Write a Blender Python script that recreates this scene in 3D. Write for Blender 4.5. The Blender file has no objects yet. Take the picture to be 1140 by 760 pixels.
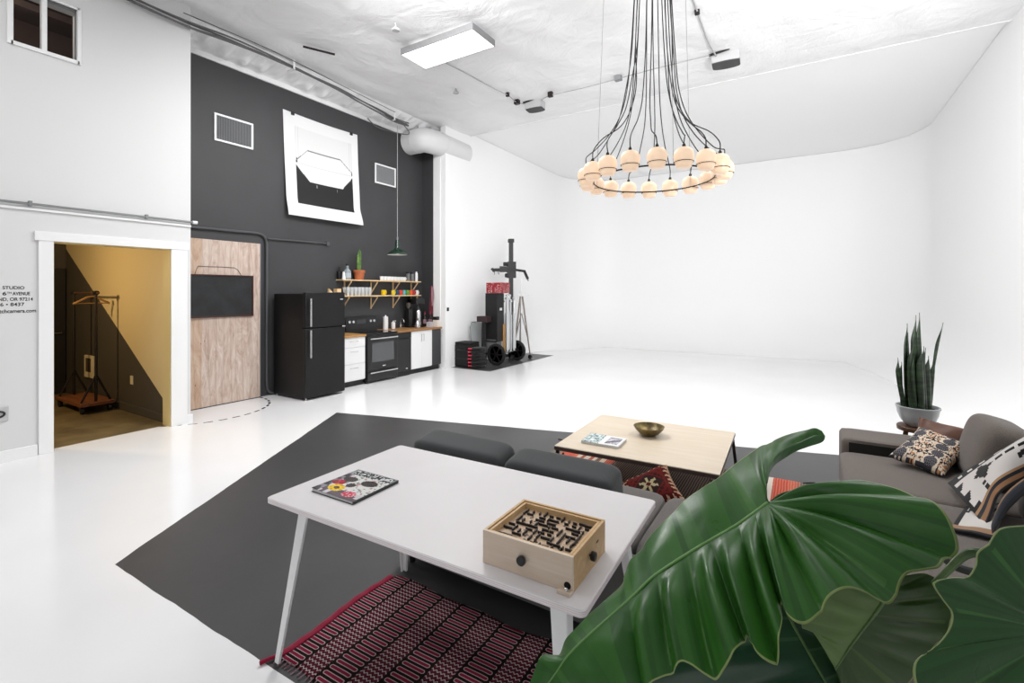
import bpy, bmesh, math, random
from mathutils import Vector, Matrix
PI = math.pi
rnd = random.Random(7)
SC = bpy.context.scene
COL = SC.collection

# ------------------------------------------------------------------ helpers
def lin(c):
    c = c / 255.0
    return c / 12.92 if c <= 0.04045 else ((c + 0.055) / 1.055) ** 2.4

def rgb(h):
    if isinstance(h, str):
        h = h.lstrip('#')
        return tuple(lin(int(h[i:i + 2], 16)) for i in (0, 2, 4))
    return tuple(h)

class MB:
    """collects faces of one mesh"""
    def __init__(s):
        s.v = []; s.f = []; s.c = []; s.uv = []
    def add(s, verts, faces, M=None, col=None):
        b = len(s.v)
        for p in verts:
            p = Vector(p)
            if M is not None: p = M @ p
            s.v.append(p)
        for i, f in enumerate(faces):
            s.f.append(tuple(b + k for k in f))
            s.c.append(col[i] if isinstance(col, list) else col)
        return s
    def box(s, x0, x1, y0, y1, z0, z1, M=None, col=None):
        v = [(x0, y0, z0), (x1, y0, z0), (x1, y1, z0), (x0, y1, z0), (x0, y0, z1), (x1, y0, z1), (x1, y1, z1), (x0, y1, z1)]
        return s.add(v, [(0, 3, 2, 1), (4, 5, 6, 7), (0, 1, 5, 4), (1, 2, 6, 5), (2, 3, 7, 6), (3, 0, 4, 7)], M, col)
    def bar(s, a, b, w, h=None, up=(0, 0, 1), col=None, w2=None, h2=None):
        """square bar from a to b, w across and h along up; may taper"""
        a, b = Vector(a), Vector(b); h = h or w; w2 = w2 or w; h2 = h2 or h
        d = (b - a).normalized(); up = Vector(up)
        if abs(d.dot(up)) > 0.95: up = Vector((0, 1, 0))
        x = d.cross(up).normalized(); y = x.cross(d).normalized()
        q = [(-1, -1), (1, -1), (1, 1), (-1, 1)]
        v = [a + x * (i * w / 2) + y * (j * h / 2) for i, j in q] + [b + x * (i * w2 / 2) + y * (j * h2 / 2) for i, j in q]
        return s.add(v, [(0, 3, 2, 1), (4, 5, 6, 7), (0, 1, 5, 4), (1, 2, 6, 5), (2, 3, 7, 6), (3, 0, 4, 7)], None, col)
    def tube(s, path, r, n=8, cap=True, closed=False, col=None):
        P = [Vector(p) for p in path]; m = len(P)
        R = r if isinstance(r, (list, tuple)) else [r] * m
        ref = None; rings = []
        for i, p in enumerate(P):
            if closed: t = P[(i + 1) % m] - P[i - 1]
            else: t = P[min(i + 1, m - 1)] - P[max(i - 1, 0)]
            t = t.normalized() if t.length > 1e-9 else Vector((0, 0, 1))
            if ref is None:
                ref = Vector((0, 0, 1)) if abs(t.z) < 0.9 else Vector((1, 0, 0))
            x = (ref - t * ref.dot(t)).normalized(); ref = x; y = t.cross(x)
            rings.append([p + (x * math.cos(2 * PI * k / n) + y * math.sin(2 * PI * k / n)) * R[i] for k in range(n)])
        v = [q for g in rings for q in g]; f = []
        for i in range(m if closed else m - 1):
            a, b = i * n, ((i + 1) % m) * n
            for k in range(n):
                f.append((a + k, a + (k + 1) % n, b + (k + 1) % n, b + k))
        if cap and not closed:
            f.append(tuple(reversed(range(n)))); f.append(tuple((m - 1) * n + k for k in range(n)))
        return s.add(v, f, None, col)
    def lathe(s, prof, c=(0, 0, 0), n=24, M=None, col=None):
        v = []; f = []; m = len(prof); c = Vector(c)
        for r, z in prof:
            for k in range(n):
                a = 2 * PI * k / n
                v.append(c + Vector((r * math.cos(a), r * math.sin(a), z)))
        for i in range(m - 1):
            for k in range(n):
                a, b = i * n + k, i * n + (k + 1) % n
                f.append((a, b, b + n, a + n))
        if prof[0][0] > 1e-6: f.append(tuple(reversed(range(n))))
        if prof[-1][0] > 1e-6: f.append(tuple((m - 1) * n + k for k in range(n)))
        return s.add(v, f, M, col)
    def prism(s, poly, z0, z1, M=None, col=None):
        n = len(poly)
        v = [(x, y, z0) for x, y in poly] + [(x, y, z1) for x, y in poly]
        f = [tuple(reversed(range(n))), tuple(range(n, 2 * n))] + [(i, (i + 1) % n, n + (i + 1) % n, n + i) for i in range(n)]
        return s.add(v, f, M, col)
    def grid(s, fn, nu, nv, col=None, M=None, flip=False):
        """fn(u,v) -> point; col(u,v) -> colour of a face"""
        v = [fn(i / nu, j / nv) for j in range(nv + 1) for i in range(nu + 1)]
        f = []; c = []
        for j in range(nv):
            for i in range(nu):
                a = j * (nu + 1) + i
                q = (a, a + 1, a + nu + 2, a + nu + 1)
                f.append(tuple(reversed(q)) if flip else q)
                c.append(col((i + .5) / nu, (j + .5) / nv) if col else None)
        return s.add(v, f, M, c)
    def build(s, name, mat, parent=None, smooth=35, bevel=0, seg=2, world=False, solid=0, sub=0, solid_off=-1):
        me = bpy.data.meshes.new(name)
        V = s.v
        if world and parent is not None:
            inv = parent.matrix_basis.inverted()
            g = parent.parent
            if g is not None: inv = inv @ g.matrix_basis.inverted()
            V = [inv @ p for p in V]
        me.from_pydata([tuple(p) for p in V], [], s.f)
        if any(c is not None for c in s.c):
            at = me.color_attributes.new('Col', 'FLOAT_COLOR', 'CORNER')
            k = 0
            for i, f in enumerate(s.f):
                c = s.c[i] or (1, 1, 1)
                for _ in f:
                    at.data[k].color = (c[0], c[1], c[2], 1); k += 1
        me.validate(); me.update()
        if smooth:
            me.shade_smooth()
            me.set_sharp_from_angle(angle=math.radians(smooth))
        if mat is not None: me.materials.append(mat)
        o = bpy.data.objects.new(name, me); COL.objects.link(o)
        if parent is not None: o.parent = parent
        if bevel:
            b = o.modifiers.new('bevel', 'BEVEL'); b.width = bevel; b.segments = seg; b.limit_method = 'ANGLE'
            b.angle_limit = math.radians(40)
            me.shade_smooth(); me.set_sharp_from_angle(angle=math.radians(75))
        if solid:
            m = o.modifiers.new('thickness', 'SOLIDIFY'); m.thickness = solid; m.offset = solid_off
        if sub:
            m = o.modifiers.new('subdivision', 'SUBSURF'); m.levels = sub; m.render_levels = sub
        return o

def thing(name, label, cat, loc=(0, 0, 0), rz=0, group=None):
    o = bpy.data.objects.new(name, None); COL.objects.link(o)
    o.empty_display_size = 0.05
    o.location = loc; o.rotation_euler = (0, 0, rz)
    o['label'] = label; o['category'] = cat
    if group: o['group'] = group
    bpy.context.view_layer.update()
    return o

def tag(o, label, cat, group=None):
    o['label'] = label; o['category'] = cat
    if group: o['group'] = group
    return o

def struct(o):
    o['kind'] = 'structure'; return o

def dup(root, loc, rz=None, label=None, mats=None):
    r = root.copy(); COL.objects.link(r); r.location = loc
    if rz is not None: r.rotation_euler = (0, 0, rz)
    if label: r['label'] = label
    for ch in list(root.children):
        c = ch.copy(); COL.objects.link(c); c.parent = r
        for g in list(ch.children):
            d = g.copy(); COL.objects.link(d); d.parent = c
    return r

def rotz(a): return Matrix.Rotation(a, 4, 'Z')
def place(loc, rz=0, rx=0, ry=0):
    return Matrix.Translation(loc) @ Matrix.Rotation(rz, 4, 'Z') @ Matrix.Rotation(ry, 4, 'Y') @ Matrix.Rotation(rx, 4, 'X')

def spline(pts, n=8):
    """Catmull-Rom through pts"""
    P = [Vector(p) for p in pts]; out = []
    for i in range(len(P) - 1):
        p0 = P[max(i - 1, 0)]; p1 = P[i]; p2 = P[i + 1]; p3 = P[min(i + 2, len(P) - 1)]
        for k in range(n):
            t = k / n
            out.append(0.5 * ((2 * p1) + (p2 - p0) * t + (2 * p0 - 5 * p1 + 4 * p2 - p3) * t * t + (3 * p1 - p0 - 3 * p2 + p3) * t ** 3))
    out.append(P[-1]); return out

def smoothstep(a, b, x):
    t = min(1, max(0, (x - a) / (b - a))); return t * t * (3 - 2 * t)

# ------------------------------------------------------------------ node helpers
class N:
    def __init__(s, nt, k): s.nt = nt; s.k = k
    def _op(s, op, *a):
        n = s.nt.nodes.new('ShaderNodeMath'); n.operation = op
        for i, x in enumerate(a):
            if isinstance(x, N): s.nt.links.new(x.k, n.inputs[i])
            else: n.inputs[i].default_value = x
        return N(s.nt, n.outputs[0])
    def __add__(s, o): return s._op('ADD', s, o)
    __radd__ = __add__
    def __sub__(s, o): return s._op('SUBTRACT', s, o)
    def __rsub__(s, o): return s._op('SUBTRACT', o, s)
    def __mul__(s, o): return s._op('MULTIPLY', s, o)
    __rmul__ = __mul__
    def __truediv__(s, o): return s._op('DIVIDE', s, o)
    def gt(s, o): return s._op('GREATER_THAN', s, o)
    def lt(s, o): return s._op('LESS_THAN', s, o)
    def frac(s): return s._op('FRACT', s)
    def floor(s): return s._op('FLOOR', s)
    def abs(s): return s._op('ABSOLUTE', s)
    def min(s, o): return s._op('MINIMUM', s, o)
    def max(s, o): return s._op('MAXIMUM', s, o)
    def sqrt(s): return s._op('SQRT', s)
    def atan2(s, o): return s._op('ARCTAN2', s, o)

class Mat:
    def __init__(s, name, col='#808080', rough=0.5, metal=0.0, spec=0.5, coat=0, emit=None, estr=1.0, sheen=0):
        m = bpy.data.materials.new(name); m.use_nodes = True
        s.m = m; s.nt = m.node_tree; s.b = s.nt.nodes['Principled BSDF']
        b = s.b
        b.inputs['Base Color'].default_value = (*rgb(col), 1)
        b.inputs['Roughness'].default_value = rough
        b.inputs['Metallic'].default_value = metal
        b.inputs['Specular IOR Level'].default_value = spec
        if coat: b.inputs['Coat Weight'].default_value = coat; b.inputs['Coat Roughness'].default_value = 0.08
        if sheen: b.inputs['Sheen Weight'].default_value = sheen
        if emit:
            b.inputs['Emission Color'].default_value = (*rgb(emit), 1); b.inputs['Emission Strength'].default_value = estr
    def node(s, t, **kw):
        n = s.nt.nodes.new(t)
        for k, v in kw.items():
            if k in n.inputs: n.inputs[k].default_value = v
            else: setattr(n, k, v)
        return n
    def link(s, a, b): s.nt.links.new(a, b)
    def coords(s, kind='Object'):
        return s.node('ShaderNodeTexCoord').outputs[kind]
    def xyz(s, kind='Object'):
        n = s.node('ShaderNodeSeparateXYZ'); s.link(s.coords(kind), n.inputs[0])
        return tuple(N(s.nt, n.outputs[i]) for i in range(3))
    def noise(s, scale=5, detail=4, rough=0.55, stretch=None, kind='Object', dist=0):
        n = s.node('ShaderNodeTexNoise'); n.inputs['Scale'].default_value = scale; n.inputs['Detail'].default_value = detail
        n.inputs['Roughness'].default_value = rough; n.inputs['Distortion'].default_value = dist
        c = s.coords(kind)
        if stretch:
            mp = s.node('ShaderNodeMapping'); mp.inputs['Scale'].default_value = stretch
            s.link(c, mp.inputs[0]); c = mp.outputs[0]
        s.link(c, n.inputs['Vector']); return n.outputs['Fac']
    def ramp(s, fac, stops, interp='LINEAR'):
        r = s.node('ShaderNodeValToRGB'); cr = r.color_ramp; cr.interpolation = interp
        while len(cr.elements) < len(stops): cr.elements.new(0.5)
        for e, (p, c) in zip(cr.elements, stops): e.position = p; e.color = (*rgb(c), 1)
        s.link(fac.k if isinstance(fac, N) else fac, r.inputs[0]); return r.outputs[0]
    def mix(s, fac, a, b):
        n = s.node('ShaderNodeMix', data_type='RGBA')
        for sock, x in ((n.inputs[0], fac), (n.inputs[6], a), (n.inputs[7], b)):
            if isinstance(x, N): s.link(x.k, sock)
            elif hasattr(x, 'is_linked') or isinstance(x, bpy.types.NodeSocket): s.link(x, sock)
            elif isinstance(x, (int, float)): sock.default_value = x
            else: sock.default_value = (*rgb(x), 1)
        return n.outputs[2]
    def color(s, sock): s.link(sock, s.b.inputs['Base Color']); return s
    def bump(s, h, strength=0.2, dist=0.01):
        n = s.node('ShaderNodeBump'); n.inputs['Strength'].default_value = strength; n.inputs['Distance'].default_value = dist
        s.link(h.k if isinstance(h, N) else h, n.inputs['Height']); s.link(n.outputs[0], s.b.inputs['Normal']); return s
    def mottled(s, a, b, scale=6, stretch=None, bump=0, lo=0.35, hi=0.65):
        f = s.noise(scale, 5, 0.6, stretch); s.color(s.ramp(f, [(lo, a), (hi, b)]))
        if bump: s.bump(f, bump)
        return s
    def attr(s, name='Col'):
        n = s.node('ShaderNodeVertexColor', layer_name=name); s.color(n.outputs[0]); return s

def fabric(name, a, b, scale=90, bump=0.25, sheen=0.2, stretch=None):
    m = Mat(name, a, 0.95, spec=0.2, sheen=sheen)
    f = m.noise(scale, 3, 0.7, stretch); g = m.noise(5, 3)
    c = m.ramp(f, [(0.3, a), (0.7, b)])
    m.color(c); m.bump(f, bump, 0.004); return m.m

def wood(name, a, b, axis='x', scale=1.0, rough=0.5, spec=0.4):
    m = Mat(name, a, rough, spec=spec)
    st = {'x': (0.6, 9, 9), 'y': (9, 0.6, 9), 'z': (9, 9, 0.6)}[axis]
    f = m.noise(2.2 * scale, 6, 0.62, st, dist=0.6)
    m.color(m.ramp(f, [(0.32, a), (0.52, b), (0.7, a)])); m.bump(f, 0.05, 0.003); return m.m

# plain materials
M_white = Mat('white paint', '#eeeeef', 0.55).m
M_trim = Mat('white trim paint', '#f3f3f3', 0.35).m
M_black = Mat('black plastic', '#121212', 0.45).m
M_blackgloss = Mat('black enamel', '#131314', 0.3, spec=0.4).m
M_steel = Mat('brushed steel', '#d4d5d6', 0.25, metal=1).m
M_chrome = Mat('chrome', '#e2e2e2', 0.12, metal=1).m
M_darkmetal = Mat('dark metal', '#2b2726', 0.45, metal=0.6).m
M_greymetal = Mat('grey galvanised metal', '#8d8f90', 0.4, metal=0.7).m
M_rubber = Mat('black rubber', '#161616', 0.8).m
# ------------------------------------------------------------------ the room (metres; x right, y away, floor at z = 0)
CEIL = 5.40
XL, XK, YR = -6.71, -7.41, 8.13            # white wall, dark kitchen wall, return wall
YC = 9.05                                  # where the white sweep begins
XR = 2.37

# floor paint: white, with a grey painted lounge area, a grey bay for gear and the swing arc of the door
fm = Mat('white epoxy floor with grey painted areas', '#e9e9ea', 0.16, spec=0.5)
x, y, z = fm.xyz()
def side(ax, ay, bx, by):                  # positive on the left of a->b
    L = math.hypot(bx - ax, by - ay)
    return ((y - ay) * ((bx - ax) / L)) - ((x - ax) * ((by - ay) / L))
lounge = [(-3.60, 1.187), (-1.85, 1.245), (4.5, 1.40), (4.5, 7.05), (-5.54, 4.345)]
d = None
for i in range(5):
    e = side(*lounge[i], *lounge[(i + 1) % 5]); d = e if d is None else d.min(e)
wob = N(fm.nt, fm.noise(3, 2)) * 0.02
grey = (d - wob + 0.01).gt(0)
bay = ((x + 6.9).min(-5.65 - x)).min((y - 8.27).min(11.27 - y)).gt(0)
grey = grey.max(bay)
dx = x + 7.37; dy = y - 3.45
rr = (dx * dx + dy * dy).sqrt(); an = dy.atan2(dx)
arc = (rr - 0.885).abs().lt(0.017) * ((an * 5.3 + 0.1).frac().lt(0.62)) * dx.gt(0)
gn = fm.noise(1.7, 6, 0.65, dist=0.4); gn2 = fm.noise(14, 5, 0.7)
gcol = fm.mix(gn2, fm.ramp(gn, [(0.3, '#373738'), (0.7, '#494949')]), '#414142')
wcol = fm.ramp(fm.noise(0.9, 3), [(0.3, '#eeeeef'), (0.7, '#f3f3f4')])
col = fm.mix(grey, wcol, gcol)
col = fm.mix(arc, col, '#1b1b1c')
fm.color(col)
r = fm.mix(grey, (0.17, 0.17, 0.17), (0.42, 0.42, 0.42))
fm.link(r, fm.b.inputs['Roughness'])
struct(MB().box(-6.83, 6.0, -5.0, 15.6, -0.1, 0).box(-7.6, -6.83, 2.93, 8.4, -0.1, 0).build('floor', fm.m, smooth=0))
hf = Mat('brown concrete hall floor', '#6b5a3c', 0.45).mottled('#5d5038', '#7d6c49', 3)
struct(MB().box(-11.2, -6.83, 0.2, 2.93, -0.1, -0.002).build('floor_hall', hf.m, smooth=0))

wm = Mat('white wall paint', '#dedede', 0.6)
wm.bump(wm.noise(60, 3), 0.05, 0.002)

def wall_x(mb, x0, x1, ys, zs, holes):
    """solid wall between x0 and x1, cut by rectangular holes (y0,y1,z0,z1)"""
    Y = sorted({*ys, *[h[0] for h in holes], *[h[1] for h in holes]})
    Z = sorted({*zs, *[h[2] for h in holes], *[h[3] for h in holes]})
    for i in range(len(Y) - 1):
        for j in range(len(Z) - 1):
            cy, cz = (Y[i] + Y[i + 1]) / 2, (Z[j] + Z[j + 1]) / 2
            if any(h[0] < cy < h[1] and h[2] < cz < h[3] for h in holes): continue
            mb.box(x0, x1, Y[i], Y[i + 1], Z[j], Z[j + 1])
    return mb

DO = (1.715, 2.81, 0.0, 2.205)             # hall doorway
WO = (1.405, 1.93, 4.15, 4.715)             # high window
struct(wall_x(MB(), -6.90, XL, (-5.0, 3.03), (0, CEIL), [DO, WO]).box(-7.46, -6.90, 2.86, 3.03, 0, CEIL).build('wall_left', wm.m, smooth=0))
# baseboard and casing on the white wall
struct(MB().box(XL, XL + 0.016, -5, 1.60, 0, 0.11).box(XL, XL + 0.02, 2.985, 3.05, 0, 0.11).build('baseboard_left', M_trim, smooth=0, bevel=0.003))
struct(MB().box(XL, XL + 0.022, 1.605, DO[0] + 0.005, 0, 2.20).box(XL, XL + 0.022, DO[1] - 0.005, 2.985, 0, 2.20)
       .box(XL, XL + 0.028, 1.575, 3.00, 2.20, 2.295).build('trim_1', M_trim, smooth=0, bevel=0.002))
struct(MB().box(XL, XL + 0.02, -5, 3.03, 2.50, 2.525).build('trim_2', M_trim, smooth=0, bevel=0.003))
# jamb lining of the doorway, seen in the warm light of the hall
hallp = '#e0cfa0'
jm = Mat('cream jamb paint', '#d8c48c', 0.5).m
struct(MB().box(-6.905, XL - 0.001, DO[1] - 0.012, DO[1] + 0.001, 0, DO[3]).box(-6.905, XL - 0.001, DO[0] - 0.001, DO[0] + 0.012, 0, DO[3])
       .box(-6.905, XL - 0.001, DO[0], DO[1], DO[3] - 0.012, DO[3] + 0.001).build('trim_3', jm, smooth=0))
# high window with two panes and the dark room behind it
wf = MB()
wy0, wy1, wz0, wz1 = WO
wf.box(XL - 0.06, XL + 0.02, wy0 - 0.025, wy0 + 0.018, wz0 - 0.02, wz1 + 0.02).box(XL - 0.06, XL + 0.02, wy1 - 0.018, wy1 + 0.015, wz0 - 0.02, wz1 + 0.02)
wf.box(XL - 0.06, XL + 0.02, wy0, wy1, wz0 - 0.02, wz0 + 0.018).box(XL - 0.06, XL + 0.02, wy0, wy1, wz1, wz1 + 0.02)
wf.box(XL - 0.05, XL + 0.012, 1.630, 1.672, wz0, wz1)
win = struct(wf.build('window_1', M_trim, smooth=0, bevel=0.002))
gl = Mat('window glass', '#ffffff', 0.03); gl.b.inputs['Transmission Weight'].default_value = 1; gl.b.inputs['IOR'].default_value = 1.15
MB().box(XL - 0.04, XL - 0.036, wy0 + 0.018, 1.63, wz0 + 0.018, wz1).build('pane', gl.m, win, smooth=0)
MB().box(XL - 0.04, XL - 0.036, 1.672, wy1 - 0.018, wz0 + 0.018, wz1).build('pane', gl.m, win, smooth=0)
MB().box(XL - 0.03, XL - 0.015, wy1 - 0.03, wy1 - 0.018, wz0 + 0.018, 4.72).box(XL - 0.03, XL - 0.015, 1.672, wy1 - 0.018, 4.695, 4.715).build('sash', M_greymetal, win, smooth=0)
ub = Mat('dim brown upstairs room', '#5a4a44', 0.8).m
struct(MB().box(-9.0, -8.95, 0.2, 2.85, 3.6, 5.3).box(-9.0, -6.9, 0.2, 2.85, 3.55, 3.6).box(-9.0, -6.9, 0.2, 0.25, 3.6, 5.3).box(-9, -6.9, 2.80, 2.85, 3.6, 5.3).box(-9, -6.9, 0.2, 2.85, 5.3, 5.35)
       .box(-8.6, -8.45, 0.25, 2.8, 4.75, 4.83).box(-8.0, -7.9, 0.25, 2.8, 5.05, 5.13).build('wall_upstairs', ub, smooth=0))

# hall behind the doorway: cream above, dark brown below one slanting line
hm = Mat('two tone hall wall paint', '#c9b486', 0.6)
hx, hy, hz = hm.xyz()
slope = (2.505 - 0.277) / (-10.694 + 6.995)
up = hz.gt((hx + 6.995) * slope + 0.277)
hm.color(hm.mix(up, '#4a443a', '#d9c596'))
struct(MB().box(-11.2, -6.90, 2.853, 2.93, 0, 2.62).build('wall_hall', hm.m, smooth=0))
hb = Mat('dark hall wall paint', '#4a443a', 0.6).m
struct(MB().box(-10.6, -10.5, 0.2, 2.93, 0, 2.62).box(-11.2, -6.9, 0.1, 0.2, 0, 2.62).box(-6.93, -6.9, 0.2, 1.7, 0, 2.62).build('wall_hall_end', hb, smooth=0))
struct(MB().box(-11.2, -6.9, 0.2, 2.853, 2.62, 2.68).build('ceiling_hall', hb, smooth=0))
struct(MB().box(-11.2, -6.92, 2.838, 2.853, 0, 0.11).build('baseboard_hall', hb, smooth=0, bevel=0.003))

# dark kitchen wall and its return
dm = Mat('charcoal wall paint', '#484849', 0.55)
dm.color(dm.ramp(dm.noise(1.2, 4), [(0.3, '#363638'), (0.7, '#3c3c3e')])); dm.bump(dm.noise(70, 2), 0.05, 0.002)
struct(MB().box(XK - 0.12, XK, 3.03, YR, 0, 5.06).build('wall_kitchen', dm.m, smooth=0))
struct(MB().box(XK - 0.12, -7.03, YR, YR + 0.14, 0, 5.2).build('wall_return', dm.m, smooth=0))
struct(MB().box(-7.03, -6.87, YR - 0.015, YR + 0.14, 0, 4.86).box(-7.075, -7.03, YR - 0.012, YR + 0.1, 0, 4.86).build('trim_4', M_trim, smooth=0, bevel=0.004))
struct(MB().box(XK - 0.12, XK + 0.03, 3.03, YR, 5.06, 5.14).build('trim_5', M_trim, smooth=0, bevel=0.004))

# white sweep: left wall, back wall, right wall, coved into the floor and at the corners
cm = Mat('white cyclorama paint', '#f8f8f8', 0.5).m
path = []
def arcpts(cx, cy, r, a0, a1, n=10): return [(cx + r * math.cos(a0 + (a1 - a0) * k / n), cy + r * math.sin(a0 + (a1 - a0) * k / n)) for k in range(n + 1)]
XC, YB, RC = -6.73, 15.3, 1.6
pl = [(XC, 8.13), (XC, 9.0), (XC, 10.0), (XC, 11.0), (XC, 11.8), (XC, 12.6)] + arcpts(XC + RC, YB - RC, RC, PI, PI / 2) + [(-3, YB), (-1, YB)] + arcpts(XR - RC, YB - RC, RC, PI / 2, 0) + [(XR, 12), (XR, 10.5), (XR, YC), (XR, 6), (XR, 2.6)]
cv = []; rows = len(pl); ncv = 12
for i, (px, py) in enumerate(pl):
    a = Vector(pl[max(i - 1, 0)]); b = Vector(pl[min(i + 1, rows - 1)])
    t = (b - a).normalized(); nrm = Vector((t.y, -t.x))
    R = (1.5 * smoothstep(11.0, 13.5, py) if i < rows // 2 else 0.9 + 0.6 * smoothstep(11.0, 13.5, py)) + 0.02
    for k in range(ncv + 1):
        q = PI / 2 * k / ncv
        off = R * (1 - math.sin(q)); zz = R * (1 - math.cos(q))
        cv.append((px + nrm.x * off, py + nrm.y * off, zz + 0.001))
    cv.append((px, py, 3.5)); cv.append((px, py, CEIL))
w = ncv + 3; cf = []
for i in range(rows - 1):
    for k in range(w - 1):
        cf.append((i * w + k, (i + 1) * w + k, (i + 1) * w + k + 1, i * w + k + 1))
cy = MB().add(cv, cf)
cy.box(-6.87, XC - 0.002, YR - 0.002, YR + 0.14, 0, CEIL)
struct(cy.build('wall_cyclorama', cm, smooth=40))
struct(MB().box(-7.4, XR + 0.1, YC, YB + 0.1, CEIL + 0.01, CEIL + 0.1).build('ceiling_cyclorama', cm, smooth=0))

# ceiling of white wrapped insulation, creased between the joists
im = Mat('white insulation facing', '#e6e6e7', 0.5)
f1 = im.noise(1.1, 5, 0.6, (1, 1, 1), dist=1.5)
f2 = im.noise(5, 6, 0.6, (3.0, 0.5, 1), dist=1.2)
f3 = im.noise(16, 4, 0.6, dist=2.0)
vo = im.node('ShaderNodeTexVoronoi', feature='DISTANCE_TO_EDGE'); vo.inputs['Scale'].default_value = 1.3
mp = im.node('ShaderNodeMapping'); mp.inputs['Scale'].default_value = (0.6, 1.4, 1); im.link(im.coords(), mp.inputs[0]); im.link(mp.outputs[0], vo.inputs['Vector'])
cre = N(im.nt, vo.outputs['Distance'])._op('MINIMUM', N(im.nt, vo.outputs['Distance']), 0.10) * 4.0
mr = im.node('ShaderNodeTexNoise'); mr.noise_type = 'RIDGED_MULTIFRACTAL' if hasattr(mr, 'noise_type') else None
mr.inputs['Scale'].default_value = 1.5; mr.inputs['Detail'].default_value = 3; mr.inputs['Distortion'].default_value = 0.8
mp3 = im.node('ShaderNodeMapping'); mp3.inputs['Scale'].default_value = (1.6, 0.8, 1); mp3.inputs['Rotation'].default_value = (0, 0, 0.5); im.link(im.coords(), mp3.inputs[0]); im.link(mp3.outputs[0], mr.inputs['Vector'])
h = N(im.nt, f1) * 1.2 + N(im.nt, f2) * 0.25 + N(im.nt, mr.outputs['Fac']) * 0.35 + cre * 0.25
im.bump(h, 0.45, 0.06)
im.color(im.ramp(f1, [(0.3, '#ececed'), (0.7, '#f4f4f5')]))
R2 = random.Random(3)
ph = [R2.uniform(0, 6.28) for _ in range(12)]
def sag(xx, yy):
    s = 0.030 * abs(math.sin(PI * (xx + 0.3) / 1.22)) ** 0.6
    s += 0.012 * math.sin(2.1 * yy + 1.3 * math.sin(1.7 * xx) + ph[0]) + 0.010 * math.sin(3.3 * xx + 2.2 * yy + ph[1]) + 0.006 * math.sin(7 * xx - 5 * yy + ph[2])
    return s * smoothstep(YC, YC - 0.4, yy)
def ceilpt(u, v):
    xx = -7.0 + (XR + 7.05) * u; yy = -5 + (YC + 5) * v
    return (xx, yy, CEIL - 0.05 - sag(xx, yy) * 0.8)
def bulge(u, v):                            # the roll of insulation tucked over the dark wall
    yy = 3.03 + (YC - 3.03) * v
    xx = XK + 0.01 + 0.46 * u
    w_ = 0.05 * math.sin(9 * yy + 3 * math.sin(2.3 * yy)) + 0.035 * math.sin(23 * yy + 2 * u) + 0.02 * math.sin(41 * yy - 6 * u)
    zz = 5.13 + (CEIL - 0.08 - 5.13) * (u ** 0.7) - 0.07 * math.sin(PI * u) + w_ * math.sin(PI * u) * 0.8
    return (xx, yy, zz)
cl = MB().grid(ceilpt, 110, 160, flip=True).grid(bulge, 14, 320, flip=True)
cl.box(-7.5, XR + 0.1, -5, YC - 0.003, CEIL + 0.02, CEIL + 0.1).box(-7.5, XR + 0.1, YC - 0.03, YC, CEIL - 0.06, CEIL + 0.1)
struct(cl.build('ceiling', im.m, smooth=60))
# ------------------------------------------------------------------ soft shapes
def cube_shell(n):
    """unit cube surface points with shared edges"""
    idx = {}; V = []; F = []
    def get(p):
        k = tuple(round(q, 6) for q in p)
        if k not in idx: idx[k] = len(V); V.append(p)
        return idx[k]
    for ax in range(3):
        for sg in (-1, 1):
            for i in range(n):
                for j in range(n):
                    q = []
                    for (a, b) in ((i, j), (i + 1, j), (i + 1, j + 1), (i, j + 1)):
                        p = [0, 0, 0]; p[ax] = sg; p[(ax + 1) % 3] = -1 + 2 * a / n; p[(ax + 2) % 3] = -1 + 2 * b / n
                        q.append(get(tuple(p)))
                    F.append(tuple(q) if sg > 0 else tuple(reversed(q)))
    return V, F
SHELL = cube_shell(14)
def softbox(mb, c, size, M=None, e=7.0, puff=0.0, col=None):
    """upholstered block: rounded box, faces puffed outwards"""
    V, F = SHELL; out = []
    for x, y, z in V:
        k = (abs(x) ** e + abs(y) ** e + abs(z) ** e) ** (-1 / e)
        X, Y, Z = x * k, y * k, z * k
        b = 1 + puff * (1 - X * X) * (1 - Y * Y)
        out.append((c[0] + X * size[0] / 2, c[1] + Y * size[1] / 2, c[2] + Z * b * size[2] / 2))
    return mb.add(out, F, M, col)

def pillow(mb, P, thick, n=36, colf=None, pinch=0.10):
    """P: corner points a b c d (a->b across, a->d down); puffed both ways"""
    a, b, c, d = [Vector(p) for p in P]
    nrm = (b - a).cross(d - a).normalized()
    mid = (a + b + c + d) / 4
    for sg in (1, -1):
        def fn(u, v):
            U, V = 2 * u - 1, 2 * v - 1
            U2 = U * (1 - pinch * (1 - V * V) * abs(U)); V2 = V * (1 - pinch * (1 - U * U) * abs(V))
            uu, vv = (U2 + 1) / 2, (V2 + 1) / 2
            p = a * (1 - uu) * (1 - vv) + b * uu * (1 - vv) + c * uu * vv + d * (1 - uu) * vv
            h = thick / 2 * ((1 - U ** 4) * (1 - V ** 4)) ** 0.55
            h *= 1 + 0.07 * math.sin(5 * U + 2) * math.sin(4 * V + 1)
            return p + nrm * sg * h
        mb.grid(fn, n, n, colf, flip=(sg < 0))
    return mb

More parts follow.
